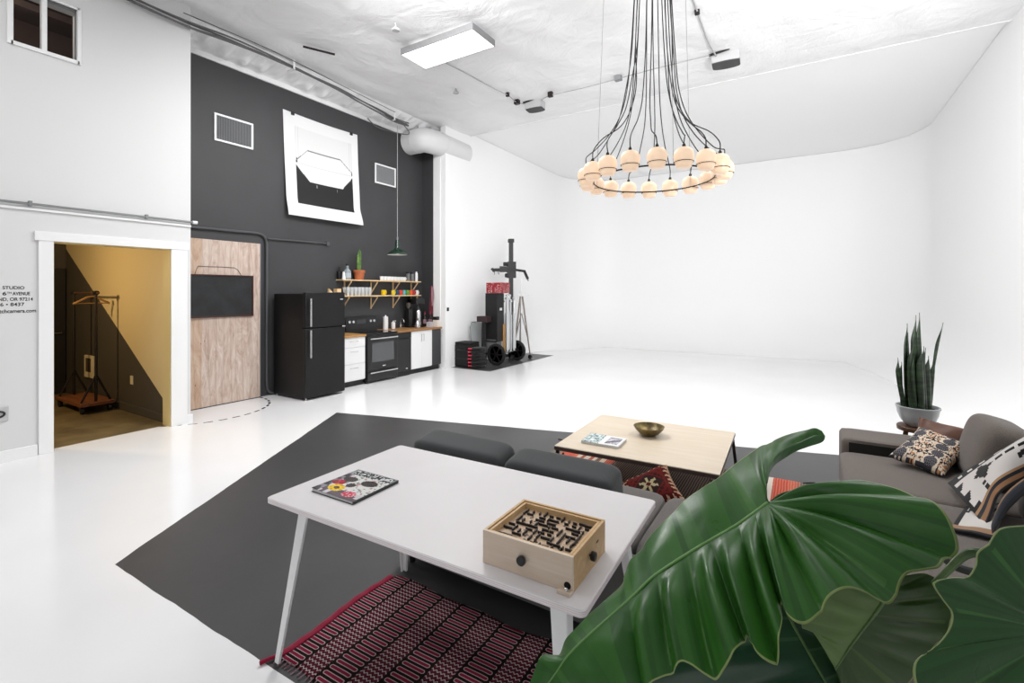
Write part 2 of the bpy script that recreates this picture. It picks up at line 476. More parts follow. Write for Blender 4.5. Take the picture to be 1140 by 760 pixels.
# ------------------------------------------------------------------ dining table with its rug
tt = Mat('pale lilac table laminate', '#d3cfd0', 0.4, spec=0.4)
tt.color(tt.ramp(tt.noise(3, 3), [(0.3, '#d8d4d5'), (0.7, '#dcd9da')]))
te = Mat('pale layered ply edge', '#e6dcdc', 0.5)
ex, ey, ez = te.xyz()
te.color(te.mix((ez * 160).frac().lt(0.35), '#eeeaea', '#dfc9cb'))
T = thing('dining_table', 'long table with pale lilac top and splayed white legs on the red rug', 'table', (-1.318, 1.690, 0), math.radians(1.4))
def rrect(w, d, r, n=5):
    P = []
    for cx, cy, a in ((w / 2 - r, d / 2 - r, 0), (-w / 2 + r, d / 2 - r, PI / 2), (-w / 2 + r, -d / 2 + r, PI), (w / 2 - r, -d / 2 + r, 1.5 * PI)):
        P += [(cx + r * math.cos(a + PI / 2 * k / n), cy + r * math.sin(a + PI / 2 * k / n)) for k in range(n + 1)]
    return P
top = MB().prism(rrect(1.525, 0.855, 0.022), 0.722, 0.7452).build('tabletop', tt.m, T, smooth=30, bevel=0.0025)
MB().prism(rrect(1.5275, 0.8575, 0.022), 0.7232, 0.7430).build('edge_band', te.m, top, smooth=30)
for sx in (-1, 1):
    for sy in (-1, 1):
        b = MB(); tx, ty = 0.630 * sx, 0.320 * sy; bx, by = 0.705 * sx, 0.410 * sy
        # folded sheet-metal leg: wide outer face and a narrower flange
        b.bar((tx, ty, 0.717), (bx, by, 0.012), 0.058, 0.012, up=(0, 1, 0), w2=0.026, h2=0.012)
        o_ = 0.02 * -sy
        b.bar((tx + 0.026 * sx, ty + o_, 0.717), (bx + 0.011 * sx, by + o_ * 0.6, 0.012), 0.010, 0.05, up=(0, 1, 0), w2=0.008, h2=0.022)
        b.bar((tx - 0.03 * sx, ty, 0.714), (tx + 0.05 * sx, ty, 0.714), 0.05, 0.006)
        b.build('leg', M_trim, T, smooth=30)

rm = Mat('red black and white woven rug', '#8a1f36', 0.95, spec=0.1)
x, y, z = rm.xyz()
per = 0.26                                  # motif columns across, rows along
xc = (x / per + 0.17).frac()
inl = (xc - 0.5).abs().lt(0.29)             # long loop motifs; the rest is zigzag
wv = N(rm.nt, rm.noise(7, 2)) - 0.5
row = y / 0.036 + wv * 0.18
lp = row.frac()
ld = ((xc - 0.5) * per).abs()               # distance along the loop
endd = (ld - 0.052).max(0.0) / 0.036
q = ((lp - 0.5) * (lp - 0.5) + endd * endd).sqrt()
loop_red = q.lt(0.20)
loop_wht = q.lt(0.31) * (1 - q.lt(0.20))
zz = (((x / 0.021).frac() - 0.5).abs() * 0.021)
zr = ((y + zz * 1.0 + wv * 0.004) / 0.0235).frac()
zwht = zr.lt(0.30); zred = (zr.gt(0.55)) * zr.lt(0.80)
cz = rm.mix(zred, rm.mix(zwht, '#1b1517', '#b9a2a6'), '#6c1b2e')
clp = rm.mix(loop_red, rm.mix(loop_wht, '#18130f', '#b79fa5'), '#7c2036')
pat = rm.mix(inl, cz, clp)
sp = rm.noise(240, 2)
pat = rm.mix(N(rm.nt, sp).gt(0.60) * 0.35, pat, '#3a1520')
rm.color(pat); rm.bump(sp, 0.4, 0.004)
rb = fabric('crimson rug binding', '#7a0f2b', '#94183a', 120)
RG = thing('woven_rug', 'red, black and white woven rug on the grey floor under the pale table', 'rug', (-1.30, 1.30, 0.001), math.radians(1.2))
def rugpt(u, v):
    X = -0.735 + 1.75 * u; Y = -0.012 + 0.742 * v
    return (X + 0.012 * math.sin(7 * v), Y + 0.012 * math.sin(9 * u + 1) + 0.01 * math.sin(23 * u), 0.007 + 0.003 * math.sin(11 * u) * math.sin(9 * v))
MB().grid(rugpt, 60, 30).build('weave', rm.m, RG, solid=0.006)
bd = MB()
def bpt(u, v):
    X = -0.772 + 0.040 * u; Y = -0.01 + 0.73 * v
    return (X + 0.01 * math.sin(7 * v), Y, 0.0095 + 0.004 * math.sin(PI * u) + 0.002 * math.sin(40 * v))
bd.grid(bpt, 6, 40).build('red_border', rb, RG, solid=0.007)
MB().tube(spline([(-0.750, -0.005, 0.014), (-0.760, -0.025, 0.014), (-0.772, -0.048, 0.012), (-0.778, -0.066, 0.012)]), [0.008] * 8 + [0.009] * 8 + [0.010] * 8 + [0.006], 8).build('tassel', rb, RG)
fr = MB()
for k in range(70):
    xx = -0.73 + 1.74 * k / 69
    fr.tube([(xx, -0.004 + 0.012 * math.sin(9 * (k / 69) + 1), 0.010), (xx + rnd.uniform(-.008, .008), -0.024 + rnd.uniform(-.006, .006), 0.004)], 0.003, 5)
fro = fr.build('fringe', fabric('pale rug fringe', '#a58f94', '#6d1c33', 60), RG); fro['kind'] = 'stuff'

# ------------------------------------------------------------------ magazine on the table
def hash2(i, j, s=0):
    return random.Random((i * 73856093) ^ (j * 19349663) ^ (s * 83492791)).random()
def blob(u, v, cx, cy, rx, ry): return ((u - cx) / rx) ** 2 + ((v - cy) / ry) ** 2
def coverA(u, v):                            # u along the spine->fore edge, v bottom->top
    n1 = hash2(int(u * 26), int(v * 34), 1); n2 = hash2(int(u * 11), int(v * 14), 2)
    if v > 0.80:
        g = int(u * 40)
        if 0.08 < u < 0.97 and v < 0.97: return rgb('#23262a') if hash2(g, int(v * 22), 3) > 0.42 else rgb('#c9ccca')
        return rgb('#8f9492')
    if blob(u, v, 0.26, 0.60, 0.15, 0.10) < 1 or blob(u, v, 0.70, 0.62, 0.17, 0.11) < 1: return rgb('#2a2626') if n1 > 0.2 else rgb('#4e3a3a')
    if blob(u, v, 0.47, 0.42, 0.09, 0.08) < 1: return rgb('#3a2d2f')
    if blob(u, v, 0.33, 0.24, 0.06, 0.045) < 1: return rgb('#5a3213')
    if blob(u, v, 0.33, 0.24, 0.16, 0.125) < 1: return rgb('#e6c21e') if n1 > 0.15 else rgb('#c99413')
    if blob(u, v, 0.18, 0.42, 0.14, 0.10) < 1: return rgb('#b5152f') if n1 > 0.35 else rgb('#7c1224')
    if blob(u, v, 0.72, 0.16, 0.14, 0.10) < 1: return rgb('#c2304a') if n1 > 0.4 else rgb('#d99aa2')
    if u < 0.14: return rgb('#39343a') if n2 > 0.35 else rgb('#8b8690')
    if v < 0.22: return rgb('#c7c3c6') if n2 > 0.5 else rgb('#5b4d54')
    return rgb('#d5d7d4') if n1 > 0.22 else (rgb('#8c8885') if n2 > 0.4 else rgb('#b98a90'))
cov = Mat('printed cover', '#dddddd', 0.25, spec=0.5).attr().m
pg = Mat('paper page edges', '#d9d9d8', 0.7)
px_, py_, pz_ = pg.xyz(); pg.color(pg.mix((pz_ * 900).frac().lt(0.5), '#dfdfde', '#b9b9b8')); pgm = pg.m
blk = Mat('black cover edge', '#1d2022', 0.4).m
MG = thing('magazine', 'magazine with a flowery collage cover near the left end of the pale table', 'magazine', (-1.818, 1.532, 0.7455), math.radians(1))
MB().box(-0.135, 0.14, -0.135, 0.135, 0.001, 0.013).build('pages', pgm, MG, smooth=0, bevel=0.002)
MB().box(-0.137, 0.142, -0.139, 0.139, 0.0, 0.001).box(0.140, 0.143, -0.139, 0.139, 0.001, 0.0145).build('back_cover', blk, MG, smooth=0)
def covpt(u, v):
    lift = 0.004 * max(0, 1 - u * 2.2) * (1 - v) ** 2
    return (-0.137 + 0.277 * u, -0.137 + 0.276 * v, 0.0137 + lift)
MB().grid(covpt, 64, 78, coverA).build('front_cover', cov, MG, solid=0.0012)

# ------------------------------------------------------------------ marble labyrinth game
pine = wood('pale pine', '#d6b98f', '#c7a374', 'x', 1.0, 0.45)
pine2 = wood('pale birch side', '#e2d3c3', '#d6c2ae', 'x', 0.8, 0.4)
G_ = thing('labyrinth_game', 'wooden tilt maze box with black knobs on the right end of the pale table', 'game', (-0.775, 1.478, 0.7455), math.radians(0.6))
w2, d2, hh = 0.167, 0.142, 0.112
MB().box(-w2, w2, -d2, -d2 + 0.010, 0, hh).build('front_panel', pine2, G_, smooth=0, bevel=0.0012)
MB().box(-w2, w2, d2 - 0.010, d2, 0, hh).build('back_panel', pine, G_, smooth=0, bevel=0.0012)
MB().box(-w2, -w2 + 0.010, -d2 + .0101, d2 - .0101, 0, hh - .0005).build('side_panel', pine, G_, smooth=0, bevel=0.0012)
MB().box(w2 - 0.010, w2, -d2 + .0101, d2 - .0101, 0, hh - .0005).build('side_panel', pine, G_, smooth=0, bevel=0.0012)
ifr = MB()
a, b2 = w2 - 0.013, d2 - 0.013
for r0, r1 in (((-a, a, -b2, -b2 + 0.009)), ((-a, a, b2 - 0.009, b2))), : pass
ifr.box(-a, a, -b2, -b2 + 0.009, 0.075, 0.108).box(-a, a, b2 - 0.009, b2, 0.075, 0.108).box(-a, -a + 0.009, -b2 + .009, b2 - .009, 0.075, 0.108).box(a - 0.009, a, -b2 + .009, b2 - .009, 0.075, 0.108)
ifr.build('inner_frame', pine, G_, smooth=0, bevel=0.001)
bdm = Mat('tan maze board', '#b89878', 0.5)
def boardcol(u, v): return rgb('#b59a7f')
holes = [(rnd.uniform(.06, .94), rnd.uniform(.06, .94)) for _ in range(34)]
def bcol(u, v):
    for hx_, hy_ in holes:
        if ((u - hx_) * 1.2) ** 2 + (v - hy_) ** 2 < 0.00038: return rgb('#1a1310')
    if abs(math.sin(9 * u + 3 * math.sin(7 * v))) < 0.05: return rgb('#7d6650')
    return rgb('#bda286')
bb = Mat('maze board print', '#bda286', 0.5).attr().m
MB().grid(lambda u, v: (-a + 2 * a * u, -b2 + 2 * b2 * v, 0.088), 100, 84, bcol).build('board', bb, G_, smooth=0, solid=0.006)
mz = MB(); R3 = random.Random(12)
nx, ny = 11, 9
for i in range(nx):
    for j in range(ny):
        if R3.random() < 0.80:
            cx = -a + 0.018 + (2 * a - 0.036) * (i + 0.5 + R3.uniform(-.15, .15)) / nx; cy = -b2 + 0.018 + (2 * b2 - 0.036) * (j + 0.5 + R3.uniform(-.15, .15)) / ny
            Lh = R3.choice((0.008, 0.013, 0.018))
            if R3.random() < 0.5: mz.box(cx - Lh, cx + Lh, cy - 0.0019, cy + 0.0019, 0.088, 0.097)
            else: mz.box(cx - 0.0019, cx + 0.0019, cy - Lh * .85, cy + Lh * .85, 0.088, 0.097)
mz.build('maze_walls', Mat('dark brown maze walls', '#1c1512', 0.45).m, G_, smooth=0)
def knob(cx, cy, cz, axis):
    M = Matrix.Translation((cx, cy, cz)) @ (Matrix.Rotation(PI / 2, 4, 'X') if axis == 'y' else Matrix.Rotation(PI / 2, 4, 'Y'))
    k = MB().lathe([(0.004, -0.004), (0.004, 0.006), (0.013, 0.006), (0.0155, 0.009), (0.0155, 0.019), (0.013, 0.0215), (0, 0.0222)], n=28, M=M)
    return k.build('knob', Mat('black lacquered knob', '#171717', 0.35).m, G_, smooth=40)
knob(-0.008, -d2, 0.058, 'y'); knob(w2, -0.005, 0.055, 'x')
MB().box(w2 - 0.045, w2, -d2 - 0.022, -d2, 0, 0.009).box(w2 - 0.045, w2, -d2 - 0.022, -d2 - 0.018, 0.009, 0.013).build('ball_tray', pine2, G_, smooth=0, bevel=0.001)
hc = MB().lathe([(0.0, -0.0004), (0.0115, -0.0004), (0.0115, 0.0004), (0, 0.0004)], n=24, M=Matrix.Translation((w2 - 0.018, -d2 - 0.0005, 0.021)) @ Matrix.Rotation(PI / 2, 4, 'X'))
hc.build('ball_hole', Mat('dark hole', '#0d0b0a', 0.9).m, G_, smooth=0)
MB().box(w2, w2 + 0.0006, 0.055, 0.075, 0.066, 0.072).build('stamp', Mat('burnt stamp', '#4b2f1b', 0.7).m, G_, smooth=0)
bl = MB().lathe([(0.0065 * math.sin(PI * k / 12), -0.0065 * math.cos(PI * k / 12)) for k in range(13)], n=20).build('steel_ball', M_chrome)
bl.location = (-0.775 + w2 - 0.015, 1.478 - d2 - 0.0115, 0.7455 + 0.0158)
tag(bl, 'small steel ball in the tray at the corner of the maze box', 'ball')

# ------------------------------------------------------------------ grey sofa with its back to the table
cf_ = fabric('charcoal sofa fabric', '#5b5b5a', '#6b6a68', 160, 0.3)
cfd = fabric('dark back cushion fabric', '#3b3d3e', '#4a4c4d', 160, 0.3, stretch=(1, 4, 4))
S1 = thing('sofa', 'charcoal grey sofa with its back to the pale table', 'sofa', (-1.1, 2.575, 0))
fr_ = MB(); softbox(fr_, (0.03, 0.0, 0.20), (2.16, 0.88, 0.26), e=30); fr_.build('base', cf_, S1, smooth=60)
bk = MB(); softbox(bk, (0.03, -0.40, 0.25), (2.16, 0.10, 0.36), e=20); bk.build('backrest', cf_, S1, smooth=60)
for xa, xb in ((-1.03, -0.36), (-0.355, 0.385), (0.39, 1.10)):
    c = MB(); softbox(c, ((xa + xb) / 2, 0.03, 0.37), (xb - xa, 0.77, 0.14), e=9, puff=0.08); c.build('seat_cushion', fabric('warm grey lit seat fabric', '#57524f', '#68635f', 160, 0.3) if xa < -1 else bpy.data.materials['warm grey lit seat fabric'], S1, smooth=60)  # same sofa fabric, light from above put into the seat's tone
for xa, xb, dz in ((-1.0, -0.345, 0), (-0.325, 0.30, -0.005)):
    c = MB(); M = place(((xa + xb) / 2, -0.25, 0.588 + dz), 0, math.radians(10))
    softbox(c, (0, 0, 0), (xb - xa, 0.21, 0.37), M=M, e=9, puff=0.0); c.build('back_cushion', cfd, S1, smooth=60)
for sx in (-0.98, 1.03):
    for sy in (-0.38, 0.38):
        MB().lathe([(0.018, 0), (0.024, 0.075)], (sx, sy, 0), 14).build('leg', M_black, S1)

# ------------------------------------------------------------------ kilim rug, coffee table and what lies on it
km = Mat('striped kilim weave', '#8a4030', 0.95, spec=0.1)
x, y, z = km.xyz()
xs = x + (N(km.nt, km.noise(9, 3)) - 0.5) * 0.012
t_ = (xs + 1.12) / 2.24
st = [(0, '#6e655c'), (.035, '#b04a31'), (.055, '#b9432a'), (.10, '#c45a3c'), (.115, '#c9b8a6'), (.135, '#a03b2b'), (.15, '#cdbfae'), (.175, '#a9412f'), (.19, '#d1c3b3'), (.205, '#6a4a3c'),
      (.225, '#c8b59f'), (.25, '#b5482f'), (.285, '#4a3830'), (.33, '#3e302a'), (.44, '#463730'), (.50, '#362a25'), (.60, '#44352e'), (.70, '#3e302a'), (.76, '#b04a33'), (.79, '#cdbfae'), (.805, '#a43f30'), (.82, '#d4c8ba'), (.84, '#a9412f'),
      (.86, '#d8cec3'), (.89, '#b9452e'), (.94, '#c05a40'), (.965, '#a55442'), (.98, '#7c6a62')]
kc = km.ramp(t_, st, 'CONSTANT')
thin = (xs / 0.021).frac().lt(0.4)
kc = km.mix(thin * 0.2, kc, '#d9cdc2')
kn = km.noise(180, 2); kc = km.mix(N(km.nt, kn) * 0.35, kc, '#5a4a42')
km.color(kc); km.bump(kn, 0.35, 0.004)
K = thing('kilim_rug', 'orange and brown striped kilim rug under the low ply table', 'rug', (-1.115, 3.88, 0.001), math.radians(0.3))
MB().grid(lambda u, v: (-1.15 + 2.27 * u, -1.0 + 1.98 * v, 0.006 + 0.002 * math.sin(9 * u + 5 * v)), 40, 36).build('weave', km.m, K, solid=0.006)
dk = Mat('dark tassel wool', '#2a2422', 0.9).m
for cx, cy, ax_, ay_ in ((-1.13, 0.96, -0.13, 0.02), (1.10, 0.96, 0.09, 0.07)):
    MB().tube(spline([(cx, cy, 0.009), (cx + ax_ * .5, cy + ay_ * .5, 0.010), (cx + ax_, cy + ay_, 0.008)]), [0.006] * 16 + [0.004], 7).build('tassel', dk, K)

ply = wood('birch ply top', '#d8cbb8', '#d0c1ab', 'x', 0.7, 0.35)
CT = thing('coffee_table', 'low birch ply coffee table on thin dark metal legs', 'table', (-1.139, 4.075, 0), math.radians(1.7))
MB().box(-0.622, 0.622, -0.572, 0.572, 0.398, 0.4205).build('tabletop', ply, CT, smooth=0, bevel=0.002)
fb = MB()
for s in (-1, 1):
    fb.box(-0.620, 0.620, s * 0.569 - 0.012, s * 0.569 + 0.004, 0.388, 0.4155).box(s * 0.619 - 0.008, s * 0.619 + 0.004, -0.565, 0.565, 0.388, 0.4155)
fb.build('frame', Mat('dark bronze metal frame', '#4a3e39', 0.45, metal=0.3).m, CT, smooth=0, bevel=0.001)
for sx in (-1, 1):
    for sy in (-1, 1):
        lg = MB().bar((sx * 0.600, sy * 0.548, 0.39), (sx * 0.635, sy * 0.60, 0.008), 0.024, 0.024)
        lg.build('leg', M_darkmetal, CT, smooth=0)
        MB().bar((sx * 0.56, sy * 0.53, 0.36), (sx * 0.575, sy * 0.54, 0.30), 0.012).lathe([(0.0, -0.012), (0.012, -0.008), (0.012, 0.008), (0, 0.012)], (sx * 0.576, sy * 0.54, 0.295), 10).build('fold_catch', M_black, CT)
def coverB(u, v):
    if u < 0.47:
        n = hash2(int(u * 24), int(v * 16), 5)
        return rgb('#a9bcbc') if n > 0.45 else (rgb('#5f7476') if n > 0.2 else rgb('#dfe6e4'))
    if 0.47 <= u < 0.55: return rgb('#e6e8e8')
    if 0.60 < u < 0.94 and 0.12 < v < 0.86:
        d_ = abs((v - 0.2) - (u - 0.6) * 1.4)
        return rgb('#53505a') if d_ < 0.10 or v > 0.78 else (rgb('#b9b6bf') if hash2(int(u * 30), int(v * 20), 8) > 0.3 else rgb('#8f8c96'))
    return rgb('#e4e5e6')
M2 = thing('picture_book', 'thin pale picture book lying on the low ply table', 'book', (-1.43, 3.775, 0.4207), math.radians(2))
MB().box(-0.155, 0.155, -0.118, 0.118, 0.001, 0.022).build('pages', pgm, M2, smooth=0, bevel=0.002)
MB().grid(lambda u, v: (-0.158 + 0.316 * u, -0.12 + 0.24 * v, 0.0225 + 0.003 * math.sin(PI * min(1, u / 0.5)) * (1 - u)), 60, 40, coverB).build('front_cover', bpy.data.materials['printed cover'], M2, solid=0.0012)
bw = Mat('aged brass bowl', '#7d6a3c', 0.35, metal=0.55); bw.mottled('#8d7a45', '#4b3f26', 14)
B_ = MB().lathe([(0.045, 0.0), (0.055, 0.002), (0.085, 0.022), (0.115, 0.052), (0.128, 0.074), (0.131, 0.080), (0.127, 0.080), (0.110, 0.055), (0.078, 0.026), (0.045, 0.012), (0, 0.010)], n=40).build('bowl', bw.m, smooth=50)
B_.location = (-1.165, 4.165, 0.421); tag(B_, 'shallow bronze bowl on the low ply table', 'bowl')
pb = MB(); V, F = SHELL
pb.add([(Vector(p).normalized().x * .030, Vector(p).normalized().y * .021, Vector(p).normalized().z * .012) for p in V], F)
pb = pb.build('pebble', Mat('pale stone', '#d8d2c6', 0.5).m); pb.location = (-1.19, 4.155, 0.445)
tag(pb, 'small pale stone lying in the bronze bowl', 'stone')

# ------------------------------------------------------------------ kilim floor cushion
def kilimcol(u, v):
    U, Vv = abs(u - .5) * 2, abs(v - .5) * 2; e = max(U, Vv); o2 = min(U, Vv)
    if e > 0.70:
        ph_ = (o2 * 4.5 + .5) % 1.0; tri = abs(ph_ - 0.5) * 2
        return rgb('#4a1715') if tri > (e - 0.70) / 0.30 else rgb('#a98a70')
    s_ = U + Vv
    if e > 0.58: return rgb('#571d19')
    a_ = math.atan2(v - .5, u - .5); star = 0.20 + 0.10 * math.cos(6 * a_)
    rr_ = math.hypot(U, Vv)
    if rr_ < .09: return rgb('#4a1a17')
    if rr_ < star * 1.25: return rgb('#9c9070')
    if s_ < 0.62: return rgb('#2a1c1a')
    return rgb('#571a18') if (int(U * 9) + int(Vv * 9)) % 3 else rgb('#2f1816')
kp = pillow(MB(), [(-0.82, 3.371, 0.475), (-0.62, 3.09, 0.36), (-0.94, 2.985, 0.20), (-1.09, 3.16, 0.345)], 0.15, 44, kilimcol)
kpo = kp.build('kilim_cushion', Mat('kilim cushion weave', '#6b1d1b', 0.95, spec=0.1).attr().m, smooth=70)
tag(kpo, 'maroon kilim cushion with a toothed border between dark sofa and low table', 'cushion')

# ------------------------------------------------------------------ taupe sofa on the right
tp = fabric('taupe sofa fabric', '#5c544e', '#706862', 170, 0.3)
S2 = thing('sofa', 'taupe sofa with throw and cushions at the right edge', 'sofa', (0.75, 3.6, 0))
Wd = MB(); softbox(Wd, (0.02, -0.10, 0.20), (1.04, 2.70, 0.24), e=30); Wd.build('base', tp, S2, smooth=60)
am = MB(); softbox(am, (0.04, 1.04, 0.325), (1.11, 0.385, 0.45), e=22); aro = am.build('armrest', tp, S2, smooth=60); MB().box(-.47, .46, .838, .8465, .40, .525).build('arm_shade_panel', Mat('black arm shadow', '#161514', .9).m, aro, smooth=0)  # thin black panel paints in the shadow along the arm's inner face
bk = MB(); softbox(bk, (0.50, -0.2, 0.40), (0.22, 2.5, 0.60), e=18); bk.build('backrest', tp, S2, smooth=60)
for ya, yb in ((-1.42, 0.035), (0.04, 0.845)):
    c = MB(); softbox(c, (-0.085, (ya + yb) / 2, 0.385), (0.90, yb - ya, 0.155), e=11, puff=0.05); c.build('seat_cushion', tp, S2, smooth=60)
for yc_, dz, ww in ((0.615, 0.0, 0.54), (-0.15, -0.06, 0.72)):
    c = MB(); M = place((0.27 + (0.12 if yc_ < 0 else 0), yc_, 0.645 + dz), 0, 0, math.radians(14))
    softbox(c, (0, 0, 0), (0.25, ww, 0.42), M=M, e=4.2); c.build('back_cushion', tp, S2, smooth=60)
for sx in (-0.42, 0.5):
    for sy in (-1.35, 1.15):
        MB().lathe([(0.018, 0), (0.024, 0.09)], (sx, sy, 0), 14).build('leg', M_black, S2)

R4 = random.Random(4)
cream, rust, navy = '#d8c9b6', '#b98257', '#23242c'
def patcol(u, v):
    r_ = int(v * 5); vv = v * 5 - r_
    off = 0.25 * (r_ % 2)
    k = int((u + off) * 3.6); uu = (u + off) * 3.6 - k
    if vv < 0.10: return rgb('#2b2a30') if hash2(int(u * 40), r_, 1) > 0.25 else rgb('#cfc3b6')
    if (k + r_) % 2 == 0:
        b_ = ((uu - .5) / .42) ** 2 + ((vv - .55) / .42) ** 2
        if b_ < 1: return rgb('#6f6c70') if (int(uu * 16) + int(vv * 10)) % 2 else rgb('#2e2d33')
    else:
        h_ = hash2(int(u * 46), int(v * 40), 2)
        if h_ > 0.80: return rgb(navy)
        if h_ > 0.58: return rgb(rust)
    if vv > 0.90: return rgb('#3a3940') if hash2(int(u * 30), r_, 7) > 0.5 else rgb(cream)
    return rgb(cream) if hash2(int(u * 50), int(v * 40), 3) > 0.15 else rgb('#8a7a70')
pc = [(0.715, 4.60, 0.665), (0.985, 4.45, 0.60), (0.755, 4.055, 0.49), (0.49, 4.20, 0.53)]
po = pillow(MB(), pc, 0.13, 90, patcol).build('throw_pillow', Mat('patterned pillow print', '#cccccc', 0.9, spec=0.1).attr().m, smooth=70)
tag(po, 'small pillow with cream, rust and black geometric print on the taupe sofa', 'pillow')
lt = Mat('tan brown leather', '#6e3a22', 0.5); lt.mottled('#4a2713', '#633619', 9)
lo = pillow(MB(), [(0.735, 4.70, 0.72), (1.00, 4.66, 0.675), (0.90, 4.43, 0.50), (0.62, 4.46, 0.49)], 0.12, 24).build('leather_pillow', lt.m, smooth=70)
tag(lo, 'brown leather pillow half hidden behind the printed pillow', 'pillow')

# folded woven throw over the near back cushion
def throwcol(flip):
    def f(u, v):
        if v > 0.965: return rgb('#1b1b1f')
        if v > 0.90: return rgb('#8d6647')
        if v > 0.84: return rgb('#20242c')
        if v > 0.80: return rgb('#a5805e')
        iu, iv = int(u * 42), int(v * 34)
        U, Vv = iu / 42, iv / 34
        if U < 0.03 and v > .14: return rgb('#151517')
        if U < 0.16:
            k = (Vv * 4.2) % 1.0
            if k < 0.62 * (0.20 - U) / 0.16: return rgb('#19191b')
        if Vv < 0.17:
            if (iv == 2 or iv == 3) and (iu % 7) in (0, 1, 2): return rgb('#dcd6d0')
            return rgb('#17171a')
        a_, b_ = abs(iu - 20), abs(iv - 13)
        if a_ + b_ < 7 and not (a_ > 3 and b_ > 1): return rgb('#17171a')
        if a_ <= 1 and b_ < 7: return rgb('#17171a')
        if abs(iv - 13) <= 1 and iu > 27 and (iu % 4) < 3: return rgb('#1b1b1d')
        if abs(iu - 17) <= 1 and iv > 20 and (iv % 4) < 3: return rgb('#1b1b1d')
        if a_ > 14 and iu > 30 and iv > 17 and (iu + iv) % 9 < 4: return rgb('#1d1d20')
        return rgb('#d3ceca')
    return f
def sheet(mb, c00, c10, c01, c11, bulge, colf, nu=84, nv=68, wave=0.0):
    a, b, c, d = Vector(c00), Vector(c10), Vector(c01), Vector(c11)
    n_ = (b - a).cross(c - a).normalized()
    if n_.z < 0: n_ = -n_
    def fn(u, v):
        p = a * (1 - u) * (1 - v) + b * u * (1 - v) + c * (1 - u) * v + d * u * v
        return p + n_ * (bulge * math.sin(PI * v) ** 0.8 * (0.25 + 0.75 * u) + wave * math.sin(6 * u + 3 * v))
    return mb.grid(fn, nu, nv, colf)
TB = thing('throw_blanket', 'black and white woven throw draped over the taupe sofa', 'blanket', (0.95, 3.7, 0.5))
tm = Mat('woven throw', '#cccccc', 0.95, spec=0.1, sheen=0.2).attr().m
TH_A0 = [(0.753, 3.907, 0.486), (0.826, 3.846, 0.595), (0.922, 3.764, 0.742), (1.128, 3.774, 0.914)]
TH_A1 = [(0.771, 3.284, 0.488), (0.841, 3.421, 0.575), (0.922, 3.542, 0.639), (1.123, 3.724, 0.74)]
TH_B0 = [(0.782, 3.608, 0.475), (0.84, 3.62, 0.485), (0.90, 3.63, 0.50), (0.973, 3.655, 0.52)]
TH_B1 = [(0.612, 3.175, 0.475), (0.665, 3.172, 0.475), (0.71, 3.17, 0.475), (0.763, 3.167, 0.475)]
TH_C1 = [(0.779, 3.206, 0.48), (0.852, 3.346, 0.542), (0.948, 3.464, 0.616), (1.104, 3.619, 0.694)]
def coons(mb, topc, botc, bulge, colf, nu=84, nv=68, wave=0.0):
    T_, B_2 = [Vector(p) for p in topc], [Vector(p) for p in botc]
    T_, B_2 = [[P[0], (-5 * P[0] + 18 * P[1] - 9 * P[2] + 2 * P[3]) / 6, (2 * P[0] - 9 * P[1] + 18 * P[2] - 5 * P[3]) / 6, P[3]] for P in (T_, B_2)]
    def bz(P, u): return P[0] * (1 - u) ** 3 + P[1] * 3 * u * (1 - u) ** 2 + P[2] * 3 * u * u * (1 - u) + P[3] * u ** 3
    def fn(u, v):
        a_, b_ = bz(T_, u), bz(B_2, u)
        return a_.lerp(b_, v) + Vector((-.45, -.25, .85)) * (bulge * math.sin(PI * v) * (0.3 + 0.7 * u) + wave * math.sin(7 * u + 4 * v))
    return mb.grid(fn, nu, nv, colf)
coons(MB(), TH_A0, TH_A1, 0.05, throwcol(0), wave=0.006).build('upper_fold', tm, TB, world=True, smooth=70, solid=0.012)
def lowercol(u, v):
    if v > 0.93: return rgb('#1b1b1f')
    if v > 0.82: return rgb('#9a7a5e')
    if u < 0.10: return rgb('#18181a')
    iu, iv = int(u * 16), int(v * 12)
    if iv < 5 and (iu + iv) % 5 < 2: return rgb('#19191c')
    return rgb('#d0cbc6')
coons(MB(), TH_B0, TH_B1, 0.012, lowercol, 40, 30, wave=0.003).build('lower_fold', tm, TB, world=True, smooth=70, solid=0.012)
def bandcol(u, v):
    return rgb('#a5805e') if v < .18 else rgb('#d0cbc6') if v < .34 else rgb('#9a7553') if v < .48 else rgb('#23272f') if v < .78 else rgb('#17171a')
coons(MB(), [Vector(p) + Vector((.03, .03, -.02)) for p in TH_A1], TH_C1, 0.03, bandcol, 40, 24).build('rolled_edge', tm, TB, world=True, smooth=70, solid=0.012)

# ------------------------------------------------------------------ snake plant on its stool
ST = thing('stool', 'round dark wood stool behind the sofa arm under the snake plant', 'stool', (0.78, 5.06, 0))
wd_ = wood('dark walnut', '#4a3224', '#5d412f', 'x', 1, 0.45)
MB().lathe([(0.115, 0.535), (0.135, 0.54), (0.138, 0.568), (0.132, 0.575), (0, 0.575)], n=32).build('seat', wd_, ST, smooth=40)
for k in range(3):
    a_ = 2 * PI * k / 3 + 0.4
    MB().tube([(0.08 * math.cos(a_), 0.08 * math.sin(a_), 0.54), (0.16 * math.cos(a_), 0.16 * math.sin(a_), 0)], [0.018, 0.013], 10).build('leg', wd_, ST)
PS = 0.77
SP = thing('snake_plant', 'snake plant with tall upright leaves in a round grey pot on the stool', 'plant', (0.78, 5.06, 0.576))
pm = Mat('glazed pale grey pot', '#b4b8bb', 0.22, spec=0.5); pm.mottled('#adb1b4', '#babec0', 4)
MB().lathe([(0.085, 0.0), (0.10, 0.004), (0.145, 0.045), (0.172, 0.10), (0.180, 0.142), (0.188, 0.150), (0.188, 0.162), (0.180, 0.164), (0.172, 0.155), (0.166, 0.13), (0, 0.13)], n=40).build('pot', pm.m, SP, smooth=50)
